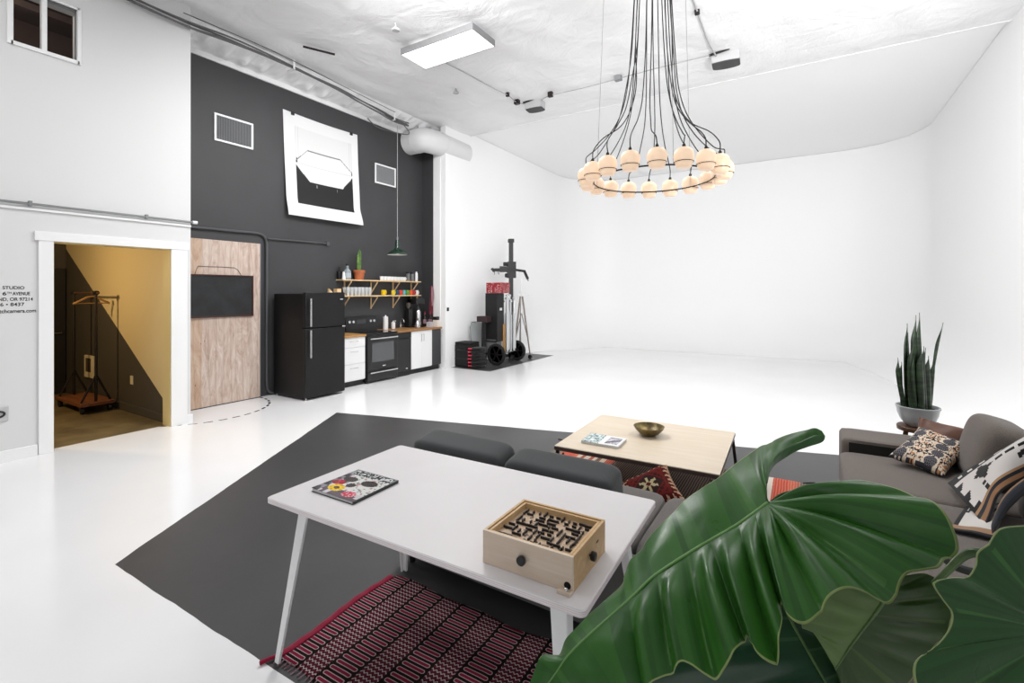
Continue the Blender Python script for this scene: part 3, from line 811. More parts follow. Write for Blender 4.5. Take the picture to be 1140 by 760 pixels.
MB().lathe([(0.168, 0.139), (0.10, 0.143), (0, 0.145)], n=24).build('soil', Mat('dark potting soil', '#2a211b', 0.95).m, SP)
sm_ = Mat('banded snake plant leaf', '#1f3a22', 0.4)
x, y, z = sm_.xyz()
bn = (N(sm_.nt, sm_.noise(6, 4, 0.6, (1.5, 1.5, 6))) + 0.0)
sm_.color(sm_.ramp(bn, [(0.38, '#142115'), (0.5, '#20341d'), (0.62, '#33492d')]))
def blade(px, py, h, w, lean=(0, 0), bend=0.0, yaw=0.0, tipw=0.02, twist=0.5, sheath=0.0):
    b = MB()
    def fn(u, v):
        U = 2 * u - 1
        ww = w * (0.55 + 0.9 * v * (1 - v) * 2 * 0.6 + 0.2 * v) * (1 - smoothstep(0.72, 1.0, v)) + 0.001
        a_ = yaw + twist * v
        lx = px + lean[0] * v + bend * lean[0] * v * v; ly = py + lean[1] * v
        cur = 0.35 * ww * U * U
        return (lx + U * ww / 2 * math.cos(a_) - cur * math.sin(a_), ly + U * ww / 2 * math.sin(a_) + cur * math.cos(a_), 0.135 + h * v)
    b.grid(fn, 6, 26)
    return b.build('leaf', sm_.m, SP, smooth=80, solid=0.004)
RY = math.atan(327 / 530)
def scr(r_, f_): return (r_ * math.cos(RY) - f_ * math.sin(RY), r_ * math.sin(RY) + f_ * math.cos(RY))
for r_, f_, h, w, lr, yw in ((-.115, .0, .42, .052, -.065, .2), (-.085, -.05, .55, .062, .02, .0), (-.06, .03, .70, .060, -.0, .5), (-.05, -.06, .46, .055, -.02, .3), (-.015, -.02, .77, .066, .0, .2),
                             (-.02, -.09, .50, .056, .0, -.2), (.025, .02, .60, .058, .02, .6), (.03, -.07, .52, .060, -.01, .1), (.055, -.02, .79, .062, -.035, .3), (.075, -.05, .44, .055, .01, -.3),
                             (.085, .03, .50, .058, .04, .3), (.10, -.03, .42, .045, .07, -.2), (.0, .07, .62, .055, -.02, .8), (-.10, .05, .38, .05, .0, .7)):
    p = scr(r_, f_); l = scr(lr, 0.02)
    blade(p[0], p[1], h, w * 1.5, l, 0, RY + yw)
p = scr(.11, .0); l = scr(.115, 0); blade(p[0], p[1], .71, .062, l, .25, RY + .2, twist=1.2)

for ch in SP.children:
    n_ = ch.name.split('.')[0]
    for vtx in ch.data.vertices:
        vtx.co.x *= PS if n_ != 'leaf' else .82; vtx.co.y *= PS if n_ != 'leaf' else .82
# ------------------------------------------------------------------ philodendron: leaf outlines, ribs and stalks (world metres)
LF_baseR = [(-0.4096,0.6638,0.9489),(-0.3863,0.6899,0.9843),(-0.3623,0.7165,1.0209),(-0.3343,0.7455,1.0633),(-0.2657,0.8231,1.1264),(-0.2449,0.85,1.1456),(-0.2306,0.8682,1.1589),(-0.2183,0.8829,1.1658),(-0.2058,0.8976,1.1728),(-0.1932,0.9125,1.18),(-0.1835,0.9237,1.1855),(-0.1738,0.935,1.191),(-0.1672,0.9426,1.1948),(-0.1592,0.9511,1.199),(-0.1511,0.9596,1.2032),(-0.1429,0.9682,1.2075),(-0.1347,0.9768,1.2119),(-0.1237,0.9883,1.2177),(-0.1125,0.9998,1.2236),(-0.1076,1.0052,1.2269),(-0.1027,1.0106,1.2302),(-0.0929,1.0214,1.237),(-0.0879,1.0268,1.2404),(-0.0829,1.0322,1.2438),(-0.0779,1.0377,1.2472),(-0.0729,1.0431,1.2507),(-0.0678,1.0486,1.2542),(-0.0627,1.0541,1.2576),(-0.0627,1.0541,1.2576),(-0.0627,1.0541,1.2576),(-0.0627,1.0541,1.2576),(-0.0627,1.0541,1.2576),(-0.0627,1.0541,1.2576),(-0.0627,1.0541,1.2576),(-0.0627,1.0541,1.2576),(-0.0627,1.0541,1.2576),(-0.0627,1.0541,1.2576),(-0.0627,1.0541,1.2576),(-0.0627,1.0541,1.2576),(-0.0627,1.0541,1.2576),(-0.0627,1.0541,1.2576),(-0.0627,1.0541,1.2576),(-0.0627,1.0541,1.2576),(-0.0627,1.0541,1.2576),(-0.0627,1.0541,1.2576),(-0.0627,1.0541,1.2576),(-0.0627,1.0541,1.2576),(-0.0627,1.0541,1.2576),(-0.0627,1.0541,1.2576),(-0.0627,1.0541,1.2576),(-0.0627,1.0541,1.2576),(-0.0627,1.0541,1.2576),(-0.0627,1.0541,1.2576),(-0.0627,1.0541,1.2576),(-0.0627,1.0541,1.2576),(-0.0627,1.0541,1.2576),(-0.0627,1.0541,1.2576),(-0.0627,1.0541,1.2576),(-0.0627,1.0541,1.2576),(-0.0627,1.0541,1.2576)]
LF_margR = [(-0.4096,0.6638,0.9489),(-0.3549,0.6858,0.9538),(-0.3014,0.707,0.9717),(-0.2476,0.7226,1.0164),(-0.2157,0.7341,1.0476),(-0.1936,0.7442,1.0667),(-0.1829,0.7508,1.0806),(-0.1646,0.7586,1.0954),(-0.1485,0.7638,1.0972),(-0.1318,0.7647,1.094),(-0.1171,0.7679,1.0926),(-0.1045,0.7757,1.102),(-0.0918,0.7835,1.1169),(-0.0858,0.7954,1.1278),(-0.0814,0.8134,1.1361),(-0.0755,0.817,1.1389),(-0.0684,0.8062,1.1374),(-0.0591,0.7954,1.129),(-0.0472,0.7934,1.1272),(-0.0371,0.7996,1.1285),(-0.0317,0.8088,1.1379),(-0.0299,0.8217,1.1587),(-0.0316,0.8382,1.1728),(-0.0373,0.8582,1.179),(-0.0313,0.8619,1.1832),(-0.0248,0.8483,1.1832),(-0.0209,0.8355,1.1755),(-0.0114,0.8296,1.1729),(-0.0011,0.8336,1.173),(0.0068,0.8385,1.1797),(0.0161,0.8501,1.1924),(0.0278,0.8655,1.2027),(0.0442,0.8792,1.209),(0.0617,0.89,1.2131),(0.0786,0.8945,1.2122),(0.093,0.8975,1.2073),(0.1018,0.8994,1.2052),(0.1086,0.9036,1.2092),(0.1156,0.9173,1.219),(0.1243,0.9344,1.2292),(0.1375,0.952,1.2328),(0.1576,0.9644,1.2328),(0.1751,0.9741,1.2361),(0.1823,0.9843,1.243),(0.1862,0.9938,1.2508),(0.1944,1.0036,1.2557),(0.2054,1.0162,1.2586),(0.2094,1.0304,1.2662),(0.2055,1.0492,1.2849),(0.1965,1.0613,1.3002),(0.1845,1.0715,1.3102),(0.1659,1.0894,1.3134),(0.1431,1.1047,1.3126),(0.1115,1.1145,1.3073),(0.0779,1.1232,1.3023),(0.0493,1.1232,1.2945),(0.0045,1.1073,1.2798),(-0.0256,1.0864,1.2718),(-0.0465,1.0688,1.2647),(-0.0612,1.055,1.2576)]
LF_baseL = [(-0.4096,0.6638,0.9489),(-0.3863,0.6899,0.9843),(-0.3623,0.7165,1.0209),(-0.3567,0.7223,1.0293),(-0.3456,0.7339,1.0462),(-0.3399,0.7397,1.0547),(-0.3343,0.7455,1.0633),(-0.321,0.7607,1.0754),(-0.3007,0.7839,1.0941),(-0.2799,0.8073,1.1133),(-0.2657,0.8231,1.1264),(-0.2554,0.8365,1.1359),(-0.2449,0.85,1.1456),(-0.2306,0.8682,1.1589),(-0.2058,0.8976,1.1728),(-0.1672,0.9426,1.1948),(-0.1402,0.971,1.209),(-0.1125,0.9998,1.2236),(-0.0829,1.0322,1.2438),(-0.0627,1.0541,1.2576),(-0.0627,1.0541,1.2576),(-0.0656,1.0758,1.2757),(-0.068,1.1154,1.289),(-0.0639,1.1591,1.3024),(-0.0489,1.2036,1.3154),(-0.0259,1.2472,1.3232),(-0.0,1.2866,1.3312),(0.0195,1.3104,1.3375),(0.0374,1.3274,1.3349)]
LF_margL = [(-0.4096,0.6638,0.9489),(-0.4047,0.6845,0.98),(-0.3967,0.707,1.0098),(-0.39,0.7288,1.038),(-0.3732,0.745,1.0365),(-0.3651,0.7523,1.0374),(-0.3601,0.7648,1.0573),(-0.3472,0.7845,1.0702),(-0.3289,0.8194,1.0873),(-0.2977,0.8738,1.1137),(-0.2958,0.8891,1.128),(-0.2918,0.9127,1.1471),(-0.2762,0.9341,1.1599),(-0.2674,0.9571,1.1745),(-0.2458,0.994,1.198),(-0.2216,1.0383,1.2266),(-0.1851,1.0843,1.2491),(-0.1637,1.121,1.2618),(-0.1454,1.1558,1.279),(-0.1153,1.1979,1.2971),(-0.098,1.2203,1.3068),(-0.0862,1.2335,1.3126),(-0.0765,1.2453,1.3151),(-0.0691,1.2534,1.3214),(-0.0587,1.2646,1.3275),(-0.0322,1.2903,1.3361),(-0.0018,1.3149,1.3435),(0.018,1.3271,1.3498),(0.0317,1.3297,1.345)]
LF_baseL2 = [(-0.0627,1.0541,1.2576),(-0.0656,1.0758,1.2757),(-0.068,1.1154,1.289),(-0.0639,1.1591,1.3024),(-0.0489,1.2036,1.3154),(-0.0259,1.2472,1.3232),(-0.0,1.2866,1.3312),(0.0195,1.3104,1.3375),(0.0374,1.3274,1.3349),(0.0374,1.3274,1.3349)]
LF_margL2 = [(-0.0678,1.0509,1.2559),(-0.0675,1.0687,1.2724),(-0.0666,1.0928,1.2822),(-0.0642,1.1354,1.2926),(-0.0571,1.1751,1.2969),(-0.0413,1.2141,1.3017),(-0.0206,1.2445,1.3114),(0.0052,1.2781,1.3179),(0.0313,1.3118,1.3234),(0.0383,1.3255,1.3334)]
LF_mid = [(-0.4096,0.6638,0.9489),(-0.3623,0.7165,1.0209),(-0.3343,0.7455,1.0633),(-0.2657,0.8231,1.1264),(-0.2306,0.8682,1.1589),(-0.1672,0.9426,1.1948),(-0.1125,0.9998,1.2236),(-0.0627,1.0541,1.2576)]
L2_base = [(0.2775,0.8762,1.2398),(0.2775,0.8762,1.2398),(0.2775,0.8762,1.2398),(0.2775,0.8762,1.2398),(0.2775,0.8762,1.2398),(0.2775,0.8762,1.2398),(0.2775,0.8762,1.2398),(0.2775,0.8762,1.2398),(0.2775,0.8762,1.2398),(0.2775,0.8762,1.2398),(0.2775,0.8762,1.2398),(0.2775,0.8762,1.2398),(0.2775,0.8762,1.2398),(0.2775,0.8762,1.2398),(0.2775,0.8762,1.2398),(0.2775,0.8762,1.2398),(0.2775,0.8762,1.2398),(0.2775,0.8762,1.2398),(0.2775,0.8762,1.2398),(0.2775,0.8762,1.2398),(0.2775,0.8762,1.2398),(0.2775,0.8762,1.2398),(0.2775,0.8762,1.2398),(0.2775,0.8762,1.2398),(0.2775,0.8762,1.2398),(0.2775,0.8762,1.2398)]
L2_marg = [(0.3105,0.9671,1.3649),(0.2819,0.9435,1.361),(0.2536,0.9202,1.3536),(0.233,0.9017,1.3512),(0.2194,0.8874,1.3481),(0.204,0.8685,1.3373),(0.1926,0.8567,1.3264),(0.1898,0.8479,1.3126),(0.1797,0.8335,1.3033),(0.165,0.8162,1.3063),(0.1508,0.8004,1.3065),(0.1407,0.7918,1.3043),(0.1373,0.7874,1.301),(0.1433,0.7876,1.2883),(0.1511,0.7889,1.2746),(0.1535,0.788,1.2631),(0.1494,0.7795,1.2506),(0.1374,0.7639,1.2425),(0.1222,0.7451,1.2409),(0.1107,0.7322,1.2329),(0.1088,0.7251,1.2193),(0.115,0.7231,1.1988),(0.1307,0.7269,1.1771),(0.1587,0.7324,1.1555),(0.1983,0.7451,1.145),(0.2494,0.7766,1.145)]
L2_baseb = [(0.2775,0.8762,1.2398),(0.2775,0.8762,1.2398),(0.2775,0.8762,1.2398),(0.2775,0.8762,1.2398),(0.2775,0.8762,1.2398),(0.2775,0.8762,1.2398),(0.2775,0.8762,1.2398)]
L2_margb = [(0.3105,0.9671,1.3649),(0.3529,0.9933,1.34),(0.3893,1.004,1.2837),(0.3976,0.9856,1.2242),(0.3629,0.9171,1.1746),(0.3118,0.8386,1.1563),(0.2494,0.7766,1.145)]
L3_mid = [(-0.0562,1.1403,1.0568),(-0.0265,1.1234,1.002),(0.0119,1.1001,0.9506),(0.0472,1.0749,0.9059),(0.085,1.0394,0.8379)]
L3_R = [(-0.0562,1.1403,1.0568),(0.0128,1.1829,0.9738),(0.0445,1.1907,0.9639),(0.0751,1.192,0.9673),(0.1002,1.1898,0.9708),(0.1184,1.1834,0.9711),(0.1344,1.1757,0.9664),(0.1469,1.1658,0.957),(0.1575,1.1547,0.9449),(0.1653,1.136,0.9228),(0.156,1.1068,0.883),(0.085,1.0394,0.8379)]
L3_L = [(-0.0562,1.1403,1.0568),(-0.1542,1.0681,1.0256),(-0.2368,0.9937,0.9837),(-0.2747,0.935,0.9251),(-0.2659,0.9052,0.8716),(-0.2148,0.9015,0.8232),(-0.134,0.9279,0.7857),(-0.0369,0.976,0.7799),(0.085,1.0394,0.8379)]
L4_mid = [(0.1422,1.0983,1.1556),(0.1222,1.0918,1.1118),(0.1048,1.0869,1.0774),(0.0857,1.081,1.0443),(0.0678,1.0759,1.0108),(0.0472,1.0749,0.9647)]
L4_R = [(0.1422,1.0983,1.1556),(0.1837,1.1238,1.1621),(0.2116,1.1293,1.1456),(0.2212,1.1293,1.1168),(0.2185,1.1277,1.0801),(0.2061,1.1259,1.0493),(0.1826,1.1173,1.0167),(0.163,1.1111,0.9723),(0.1229,1.0981,0.9067),(0.0749,1.0802,0.8979),(0.0472,1.0749,0.9647)]
L4_L = [(0.1422,1.0983,1.1556),(0.088,1.0766,1.1447),(0.0396,1.0584,1.1221),(0.0043,1.0484,1.0739),(-0.0057,1.0422,1.0436),(0.0114,1.0528,1.0352),(0.0472,1.0749,0.9647)]
PT_main = [(-0.0631,1.0597,1.2537),(-0.0551,1.1175,1.2077),(-0.0281,1.1929,1.1161),(0.0298,1.2286,0.9801),(0.0843,1.2153,0.8201),(0.1404,1.1911,0.6857),(0.1595,1.1795,0.5851)]
PT_a = [(0.0525,1.1956,1.0667),(0.0971,1.1879,1.0686),(0.1522,1.1749,1.0815),(0.2044,1.1719,1.0923),(0.2557,1.18,1.0708),(0.2657,1.1979,0.9477),(0.2211,1.1939,0.7615),(0.1669,1.184,0.5851)]
PT_ring = [(0.1929,1.106,1.1549),(0.212,1.0708,1.2126),(0.2217,1.0533,1.2388),(0.2346,1.0436,1.2514),(0.2565,1.0395,1.2455),(0.2709,1.0367,1.2023),(0.2793,1.0888,1.0887),(0.2527,1.1664,0.8506),(0.1743,1.1886,0.5851)]
PT_dark = [(0.214,1.1426,1.1881),(0.2361,1.1679,1.1677),(0.2657,1.1979,1.152),(0.3078,1.2474,1.1181),(0.3294,1.2843,0.9149),(0.2408,1.2296,0.6719),(0.1743,1.1886,0.5851)]
PT_2 = [(0.2775,0.8762,1.2398),(0.3105,0.9671,1.1532),(0.3332,1.0986,0.9602),(0.2803,1.1835,0.737),(0.1743,1.1886,0.5764)]
PT_3 = [(-0.0562,1.1403,1.0568),(-0.0287,1.2161,0.9469),(0.038,1.2337,0.8246),(0.1137,1.2099,0.6542),(0.1595,1.1795,0.5851)]
PT_4 = [(0.1422,1.0983,1.1556),(0.1778,1.1672,1.0842),(0.2113,1.2114,0.9496),(0.1965,1.2022,0.7587),(0.1669,1.184,0.5851)]
def resample(P, n):
    P = [Vector(p) for p in P]; S = [0.0]
    for a, b in zip(P, P[1:]): S.append(S[-1] + (b - a).length)
    out = []; k = 0
    for i in range(n):
        s = S[-1] * i / (n - 1)
        while k < len(P) - 2 and S[k + 1] < s: k += 1
        t = (s - S[k]) / max(1e-9, S[k + 1] - S[k]); out.append(P[k] + (P[k + 1] - P[k]) * t)
    return out
def fine(P, n): return spline(P, n)
ROWS = [0, .02, .05, .09, .13, .18, .23, .28, .33, .38, .43, .48, .53, .58, .63, .68, .73, .78, .825, .865, .90, .93, .955, .975, .985, 1.0]
def leaf_strip(mb, base, marg, up, bulge, pleat, freq, n=5, vein_every=1, lobes=None, cA='#235019', cB='#336822', cV='#4d7d39', cE='#8f9f60', jitter=1, flip=False, sag=0.0):
    """one half of a leaf blade between its rib and its edge, pleated along the side veins"""
    Bp, Mp = fine(base, n), fine(marg, n)
    m = len(Bp); v = []; f = []; c = []
    S = [0.0]
    for i in range(1, m): S.append(S[-1] + (Mp[i] - Mp[i - 1]).length * .6 + (Bp[i] - Bp[i - 1]).length * .6)
    upv = Vector(up).normalized()
    RR = random.Random(jitter); offs = [RR.uniform(-.16, .16) for _ in range(200)]
    phs = []
    for i in range(m):
        ph = S[i] / S[-1] * freq; k = int(ph); phs.append(ph + offs[k] * math.sin(PI * (ph - k)))
    for i in range(m):
        b, e = Bp[i], Mp[i]; L = (e - b).length
        fr = phs[i] % 1.0
        prof = 1 - abs(2 * fr - 1) ** 1.6            # rounded ridge between two sharp valleys
        for u in ROWS:
            p = b.lerp(e, u)
            p = p + upv * (bulge * L * math.sin(PI * u) + pleat * (prof - .5) * smoothstep(0.02, .5, u) * min(1, L / .15) * (1 - .35 * u))
            p = p + Vector((0, 0, -1)) * (sag * L * u * u - sag * L * u)
            v.append(p)
    w = len(ROWS)
    for i in range(m - 1):
        for k in range(w - 1):
            q = (i * w + k, (i + 1) * w + k, (i + 1) * w + k + 1, i * w + k + 1)
            f.append(tuple(reversed(q)) if flip else q)
            fr = ((phs[i] + phs[i + 1]) / 2) % 1.0; u = ROWS[k]
            d = min(fr, 1 - fr)
            nb = hash2(i // 2, 77, jitter)
            col = [a * (1 - nb) + b_ * nb for a, b_ in zip(rgb(cA), rgb(cB))]
            L = (Mp[i] - Bp[i]).length
            if d < 0.035 and u < .93 and L > .05:
                col = [a * .55 + b_ * .45 for a, b_ in zip(col, rgb(cV))]
            if u >= .984: col = rgb(cE)
            c.append(tuple(col))
    return mb.add(v, f, None, c)
lm = Mat('glossy philodendron leaf', '#2f5a24', 0.30, spec=0.4)
ln = lm.node('ShaderNodeVertexColor', layer_name='Col')
nz = lm.noise(18, 4, 0.6)
lm.color(lm.mix(N(lm.nt, nz) * 0.35, ln.outputs[0], '#1c4214'))
rz_ = N(lm.nt, lm.noise(9, 3)) * 0.18 + 0.22; lm.link(rz_.k, lm.b.inputs['Roughness'])
fb_ = lm.noise(45, 3, 0.6); lm.bump(fb_, 0.12, 0.004)
LM = lm.m
stalk = Mat('green leaf stalk', '#4c6a35', 0.4).mottled('#3d5a2a', '#5d7a42', 20).m
dstalk = Mat('dark leaf stalk', '#1b2316', 0.45).m
PH = thing('philodendron', 'large glossy philodendron with broad heart-shaped leaves in the foreground', 'plant', (0.16, 1.16, 0))
UP = (-0.30, -0.55, 0.78)
def weld(o, d=0.0008):
    b = bmesh.new(); b.from_mesh(o.data); bmesh.ops.remove_doubles(b, verts=b.verts, dist=d); b.to_mesh(o.data); b.free(); return o
big = MB()
leaf_strip(big, LF_baseR, LF_margR, UP, 0.08, 0.034, 15, 5, jitter=5)
leaf_strip(big, LF_baseL, LF_margL, UP, 0.05, 0.014, 6, 5, jitter=8, flip=True)
leaf_strip(big, LF_baseL2, LF_margL2, UP, 0.10, 0.0, 1, 5, jitter=9, cA='#284f20', cB='#325e28')
bl_ = weld(big.build('leaf', LM, PH, smooth=70, world=True, solid=0.0012))
rib = spline(LF_mid, 6)
MB().tube([Vector(p) + Vector(UP) * 0.001 for p in rib], [0.001 + 0.0026 * i / (len(rib) - 1) for i in range(len(rib))], 8).build('midrib', Mat('pale leaf rib', '#5f8a48', 0.4).m, bl_, smooth=60, world=True)
rb_ = MB()
leaf_strip(rb_, L2_base, L2_marg, (-.55, -.6, .5), 0.05, 0.014, 8, 5, jitter=3, cA='#1b4218', cB='#234e1e', cE='#8a9862')
leaf_strip(rb_, L2_baseb, L2_margb, (-.4, -.6, .6), 0.05, 0.010, 5, 5, jitter=4, cA='#1b4218', cB='#234e1e', flip=True)
weld(rb_.build('leaf', LM, PH, smooth=70, world=True, solid=0.0012))
def twohalf(mid, Rm, Lm, up, cols, flipR=False):
    b = MB(); k1, k2 = len(Rm), len(Lm)
    leaf_strip(b, resample(mid, k1), Rm, up, 0.04, 0.012, 9, 6, jitter=11, cA=cols[0], cB=cols[1], cV=cols[2], cE=cols[3])
    leaf_strip(b, resample(mid, k2), Lm, up, 0.04, 0.012, 8, 6, jitter=12, cA=cols[4], cB=cols[5], cV=cols[2], cE=cols[3], flip=True)
    o_ = weld(b.build('leaf', LM, PH, smooth=70, world=True, solid=0.0012))
    r_ = spline(mid, 6)
    MB().tube(r_, [0.004 - 0.0025 * i / (len(r_) - 1) for i in range(len(r_))], 8).build('midrib', stalk, o_, smooth=60, world=True)
twohalf(L3_mid, L3_R, L3_L, (-.2, -.5, .8), ('#1c3424', '#22402a', '#4d6b4a', '#5d7358', '#1e3a2a', '#244632'))
twohalf(L4_mid, L4_R, L4_L, (.1, -.9, .2), ('#2f4319', '#364d1e', '#55682f', '#8c8f5c', '#5a7438', '#647f40'))
for P_, r0, r1, m_ in ((PT_main, .006, .013, stalk), (PT_a, .006, .012, stalk), (PT_ring, .005, .012, stalk), (PT_dark, .007, .012, dstalk), (PT_2, .005, .012, stalk), (PT_3, .005, .012, stalk), (PT_4, .004, .012, stalk)):
    s_ = spline(P_, 8); MB().tube(s_, [r0 + (r1 - r0) * i / (len(s_) - 1) for i in range(len(s_))], 10).build('stalk', m_, PH, world=True)
MB().tube(spline([(0, 0, .28), (0.0, 0.0, .45), (-.01, .0, .62), (-.005, .0, .68)], 6), .032, 12).build('stem', Mat('rough brown stem', '#5b4a34', 0.9).m, PH)
MB().lathe([(0.13, 0.0), (0.14, 0.005), (0.17, 0.30), (0.18, 0.32), (0.165, 0.32), (0.155, 0.28), (0, 0.28)], n=36).build('pot', Mat('white glazed planter', '#dddddb', 0.3).m, PH)
# ------------------------------------------------------------------ things on and along the dark wall
# plywood door with its blackboard
pw = Mat('weathered plywood', '#cbb19c', 0.6, spec=0.3)
f = pw.noise(2.2, 8, 0.7, (1, 3.6, 0.8), dist=2.2)
wv_ = pw.node('ShaderNodeTexWave', wave_type='BANDS', bands_direction='Y'); wv_.inputs['Scale'].default_value = 3.2; wv_.inputs['Distortion'].default_value = 7; wv_.inputs['Detail'].default_value = 4; wv_.inputs['Detail Scale'].default_value = 1.6
mp = pw.node('ShaderNodeMapping'); mp.inputs['Scale'].default_value = (1, 1, 0.10); pw.link(pw.coords(), mp.inputs[0]); pw.link(mp.outputs[0], wv_.inputs['Vector'])
c1 = pw.ramp(f, [(0.3, '#ab9080'), (0.5, '#cab6a9'), (0.7, '#dccfc5')])
c2 = pw.mix(N(pw.nt, wv_.outputs['Fac']).gt(0.86) * 0.22, c1, '#8f7362')
vk = pw.node('ShaderNodeTexVoronoi'); vk.inputs['Scale'].default_value = 2.6
mp2 = pw.node('ShaderNodeMapping'); mp2.inputs['Scale'].default_value = (1, 2.2, 1); pw.link(pw.coords(), mp2.inputs[0]); pw.link(mp2.outputs[0], vk.inputs['Vector'])
c3 = pw.mix(N(pw.nt, vk.outputs['Distance']).lt(0.045), c2, '#7a5b4a')
_, yy_, _ = pw.xyz(); c3 = pw.mix(yy_.lt(-0.36) * 0.35, c3, '#b98f5e')
pw.color(c3)
PD = thing('plywood_door', 'unpainted plywood door panel between the white wall and the black fridge', 'door', (XK, 3.83, 0))
MB().box(0.002, 0.040, -0.79, 0.51, 0.012, 2.435).build('panel', pw.m, PD, smooth=0, bevel=0.002)
MB().box(0.002, 0.038, -0.79, 0.51, 0.0, 0.012).build('gap_shade_strip', M_black, PD, smooth=0)  # black strip painting the shadow of the gap under the door
MB().box(0.038, 0.0415, 0.498, 0.511, 0.012, 2.435).build('edge_strip', M_greymetal, PD, smooth=0)
BBd = thing('blackboard', 'framed blackboard hanging on the plywood door', 'blackboard', (XK + 0.041, 3.73, 1.61))
bbm = Mat('dusty slate', '#1d1e1f', 0.7).mottled('#1a1b1c', '#26282a', 5).m
MB().box(0.006, 0.016, -0.68, 0.46, -0.29, 0.30).build('slate', bbm, BBd, smooth=0)
bf = MB(); fw = 0.018
bf.box(0, 0.026, -0.70, 0.48, 0.295, 0.315).box(0, 0.026, -0.70, 0.48, -0.31, -0.29).box(0, 0.026, 0.462, 0.482, -0.31, 0.315).box(0, 0.026, -0.70, -0.68, -0.31, 0.315)
bf.build('frame', wood('dark red brown frame', '#3a1f1a', '#4b2a22', 'y', 1, 0.4), BBd, smooth=0, bevel=0.002)
MB().tube([(0.006, -0.35, 0.315), (0.006, -0.31, 0.43), (0.006, 0.20, 0.43), (0.006, 0.25, 0.40), (0.006, 0.30, 0.315)], 0.0035, 6).build('hanging_cord', Mat('grey cord', '#5a5552', 0.8).m, BBd)

# dark painted conduit round the door and along the wall
cd = Mat('charcoal painted conduit', '#4e4f51', 0.45).m
o = MB().tube([(XK + 0.03, 3.03, 2.585)] + spline([(XK + 0.03, 4.26, 2.60), (XK + 0.03, 4.36, 2.585), (XK + 0.03, 4.42, 2.54), (XK + 0.03, 4.445, 2.44)], 5) + spline([(XK + 0.03, 4.445, 0.30), (XK + 0.03, 4.455, 0.12), (XK + 0.03, 4.52, 0.04), (XK + 0.03, 4.62, 0.02)], 5), 0.019, 10).build('conduit', cd)
tag(o, 'dark painted conduit bent round the plywood door', 'pipe')
C2 = thing('conduit', 'straight dark painted conduit on the charcoal wall above the fridge', 'pipe', (XK + 0.028, 4.46, 2.53))
MB().tube([(0, 0, 0), (0, 1.10, 0.02)], 0.014, 10).build('pipe', cd, C2)
MB().box(-0.026, 0.026, 1.10, 1.16, -0.018, 0.045).build('end_box', cd, C2, smooth=0, bevel=0.004)

# vents
def vent(y0, y1, z0, z1, label, seed):
    V_ = thing('wall_vent', label, 'vent', (XK, (y0 + y1) / 2, (z0 + z1) / 2), 0, 'white framed vents on the charcoal wall')
    a, b = (y1 - y0) / 2, (z1 - z0) / 2; f = 0.028
    MB().box(0.001, 0.022, -a, a, b - f, b).box(0.001, 0.022, -a, a, -b, -b + f).box(0.001, 0.022, -a, -a + f, -b + f, b - f).box(0.001, 0.022, a - f, a, -b + f, b - f).build('frame', M_trim, V_, smooth=0, bevel=0.002)
    bk_ = MB().box(0.001, 0.004, -a + f, a - f, -b + f, b - f).build('backing', Mat('dusty grey filter', '#6a6b6d', 0.9).m, V_, smooth=0)
    sl = MB(); n = 26; R5 = random.Random(seed)
    for k in range(n):
        yy = -a + f + (2 * a - 2 * f) * (k + .5) / n
        sl.bar((0.012, yy, -b + f), (0.012, yy, b - f), 0.009, 0.004, up=(0.6, 0.8, 0))
    sl.build('grille', Mat('pale grey louvres', '#a5a6a8', 0.5).m, V_, smooth=0)
vent(3.656, 4.235, 3.905, 4.312, 'white framed louvred vent left of the hanging print', 1)
vent(6.725, 7.293, 3.88, 4.282, 'white framed louvred vent right of the hanging print', 2)

# big print hanging from two clips, its lower edge curling off the wall
def printcol(u, v):                          # u across, v from the top
    x_, y_ = (u - 0.135) / 0.765, (v - 0.115) / 0.755   # inside the printed frame
    if 0 <= x_ <= 1 and 0 <= y_ <= 1:
        hexa_top = 0.375 + (0.085 - 0.0) * 0
        # pale shape: chamfered hexagon standing over a black field
        top = 0.43 - 0.175 * min(1, x_ / 0.20) if x_ < .20 else (0.255 if x_ < .78 else 0.255 + 0.16 * (x_ - .78) / .22)
        top += 0.02
        bot = 0.50 + 0.19 * min(1, x_ / 0.22) if x_ < .22 else (0.69 if x_ < .80 else 0.69 - 0.19 * (x_ - .80) / .20)
        mid_ = 0.455
        if abs(y_ - top) < 0.006: return rgb('#6a6a6a')
        if y_ > bot:
            if (abs(x_ - .34) < .008 or abs(x_ - .70) < .008) and .71 < y_ < .75: return rgb('#8a8a8a')
            return rgb('#0e0e0f')
        if abs(y_ - 0.475) < 0.004: return rgb('#c9c9ca')
        if y_ < top and (x_ < .008 or x_ > .992 or y_ < .006 or abs(x_ - .045) < .004 or abs(x_ - .955) < .004): return rgb('#cfcfd0')
        if (x_ < .02 or x_ > .98) and abs(y_ - .44) < .03: return rgb('#202020')
        return rgb('#dedede')
    return rgb('#e6e6e7')
PR = thing('hanging_print', 'large white paper print with a black lower field hung from two clips', 'picture', (XK, 5.53, 3.85))
def prpt(u, v):
    yy = -0.795 + 1.545 * u + 0.05 * v
    zz = 0.865 - 1.755 * v - 0.02 * math.sin(PI * u) * (1 - v)
    xx = 0.012 + 0.055 * smoothstep(0.80, 1.0, v) * (1 + .5 * u) + 0.03 * smoothstep(.3, .9, v) + 0.008 * math.sin(PI * v) * math.cos(2 * PI * u)
    return (xx, yy, zz)
MB().grid(prpt, 150, 170, printcol, flip=True).build('sheet', Mat('matte print paper', '#dddddd', 0.6).attr().m, PR, smooth=70, solid=0.0015)
for yy in (-0.62, 0.60):
    MB().box(0.002, 0.03, yy - 0.03, yy + 0.03, 0.815, 0.875).build('clip', M_black, PR, smooth=0, bevel=0.006)

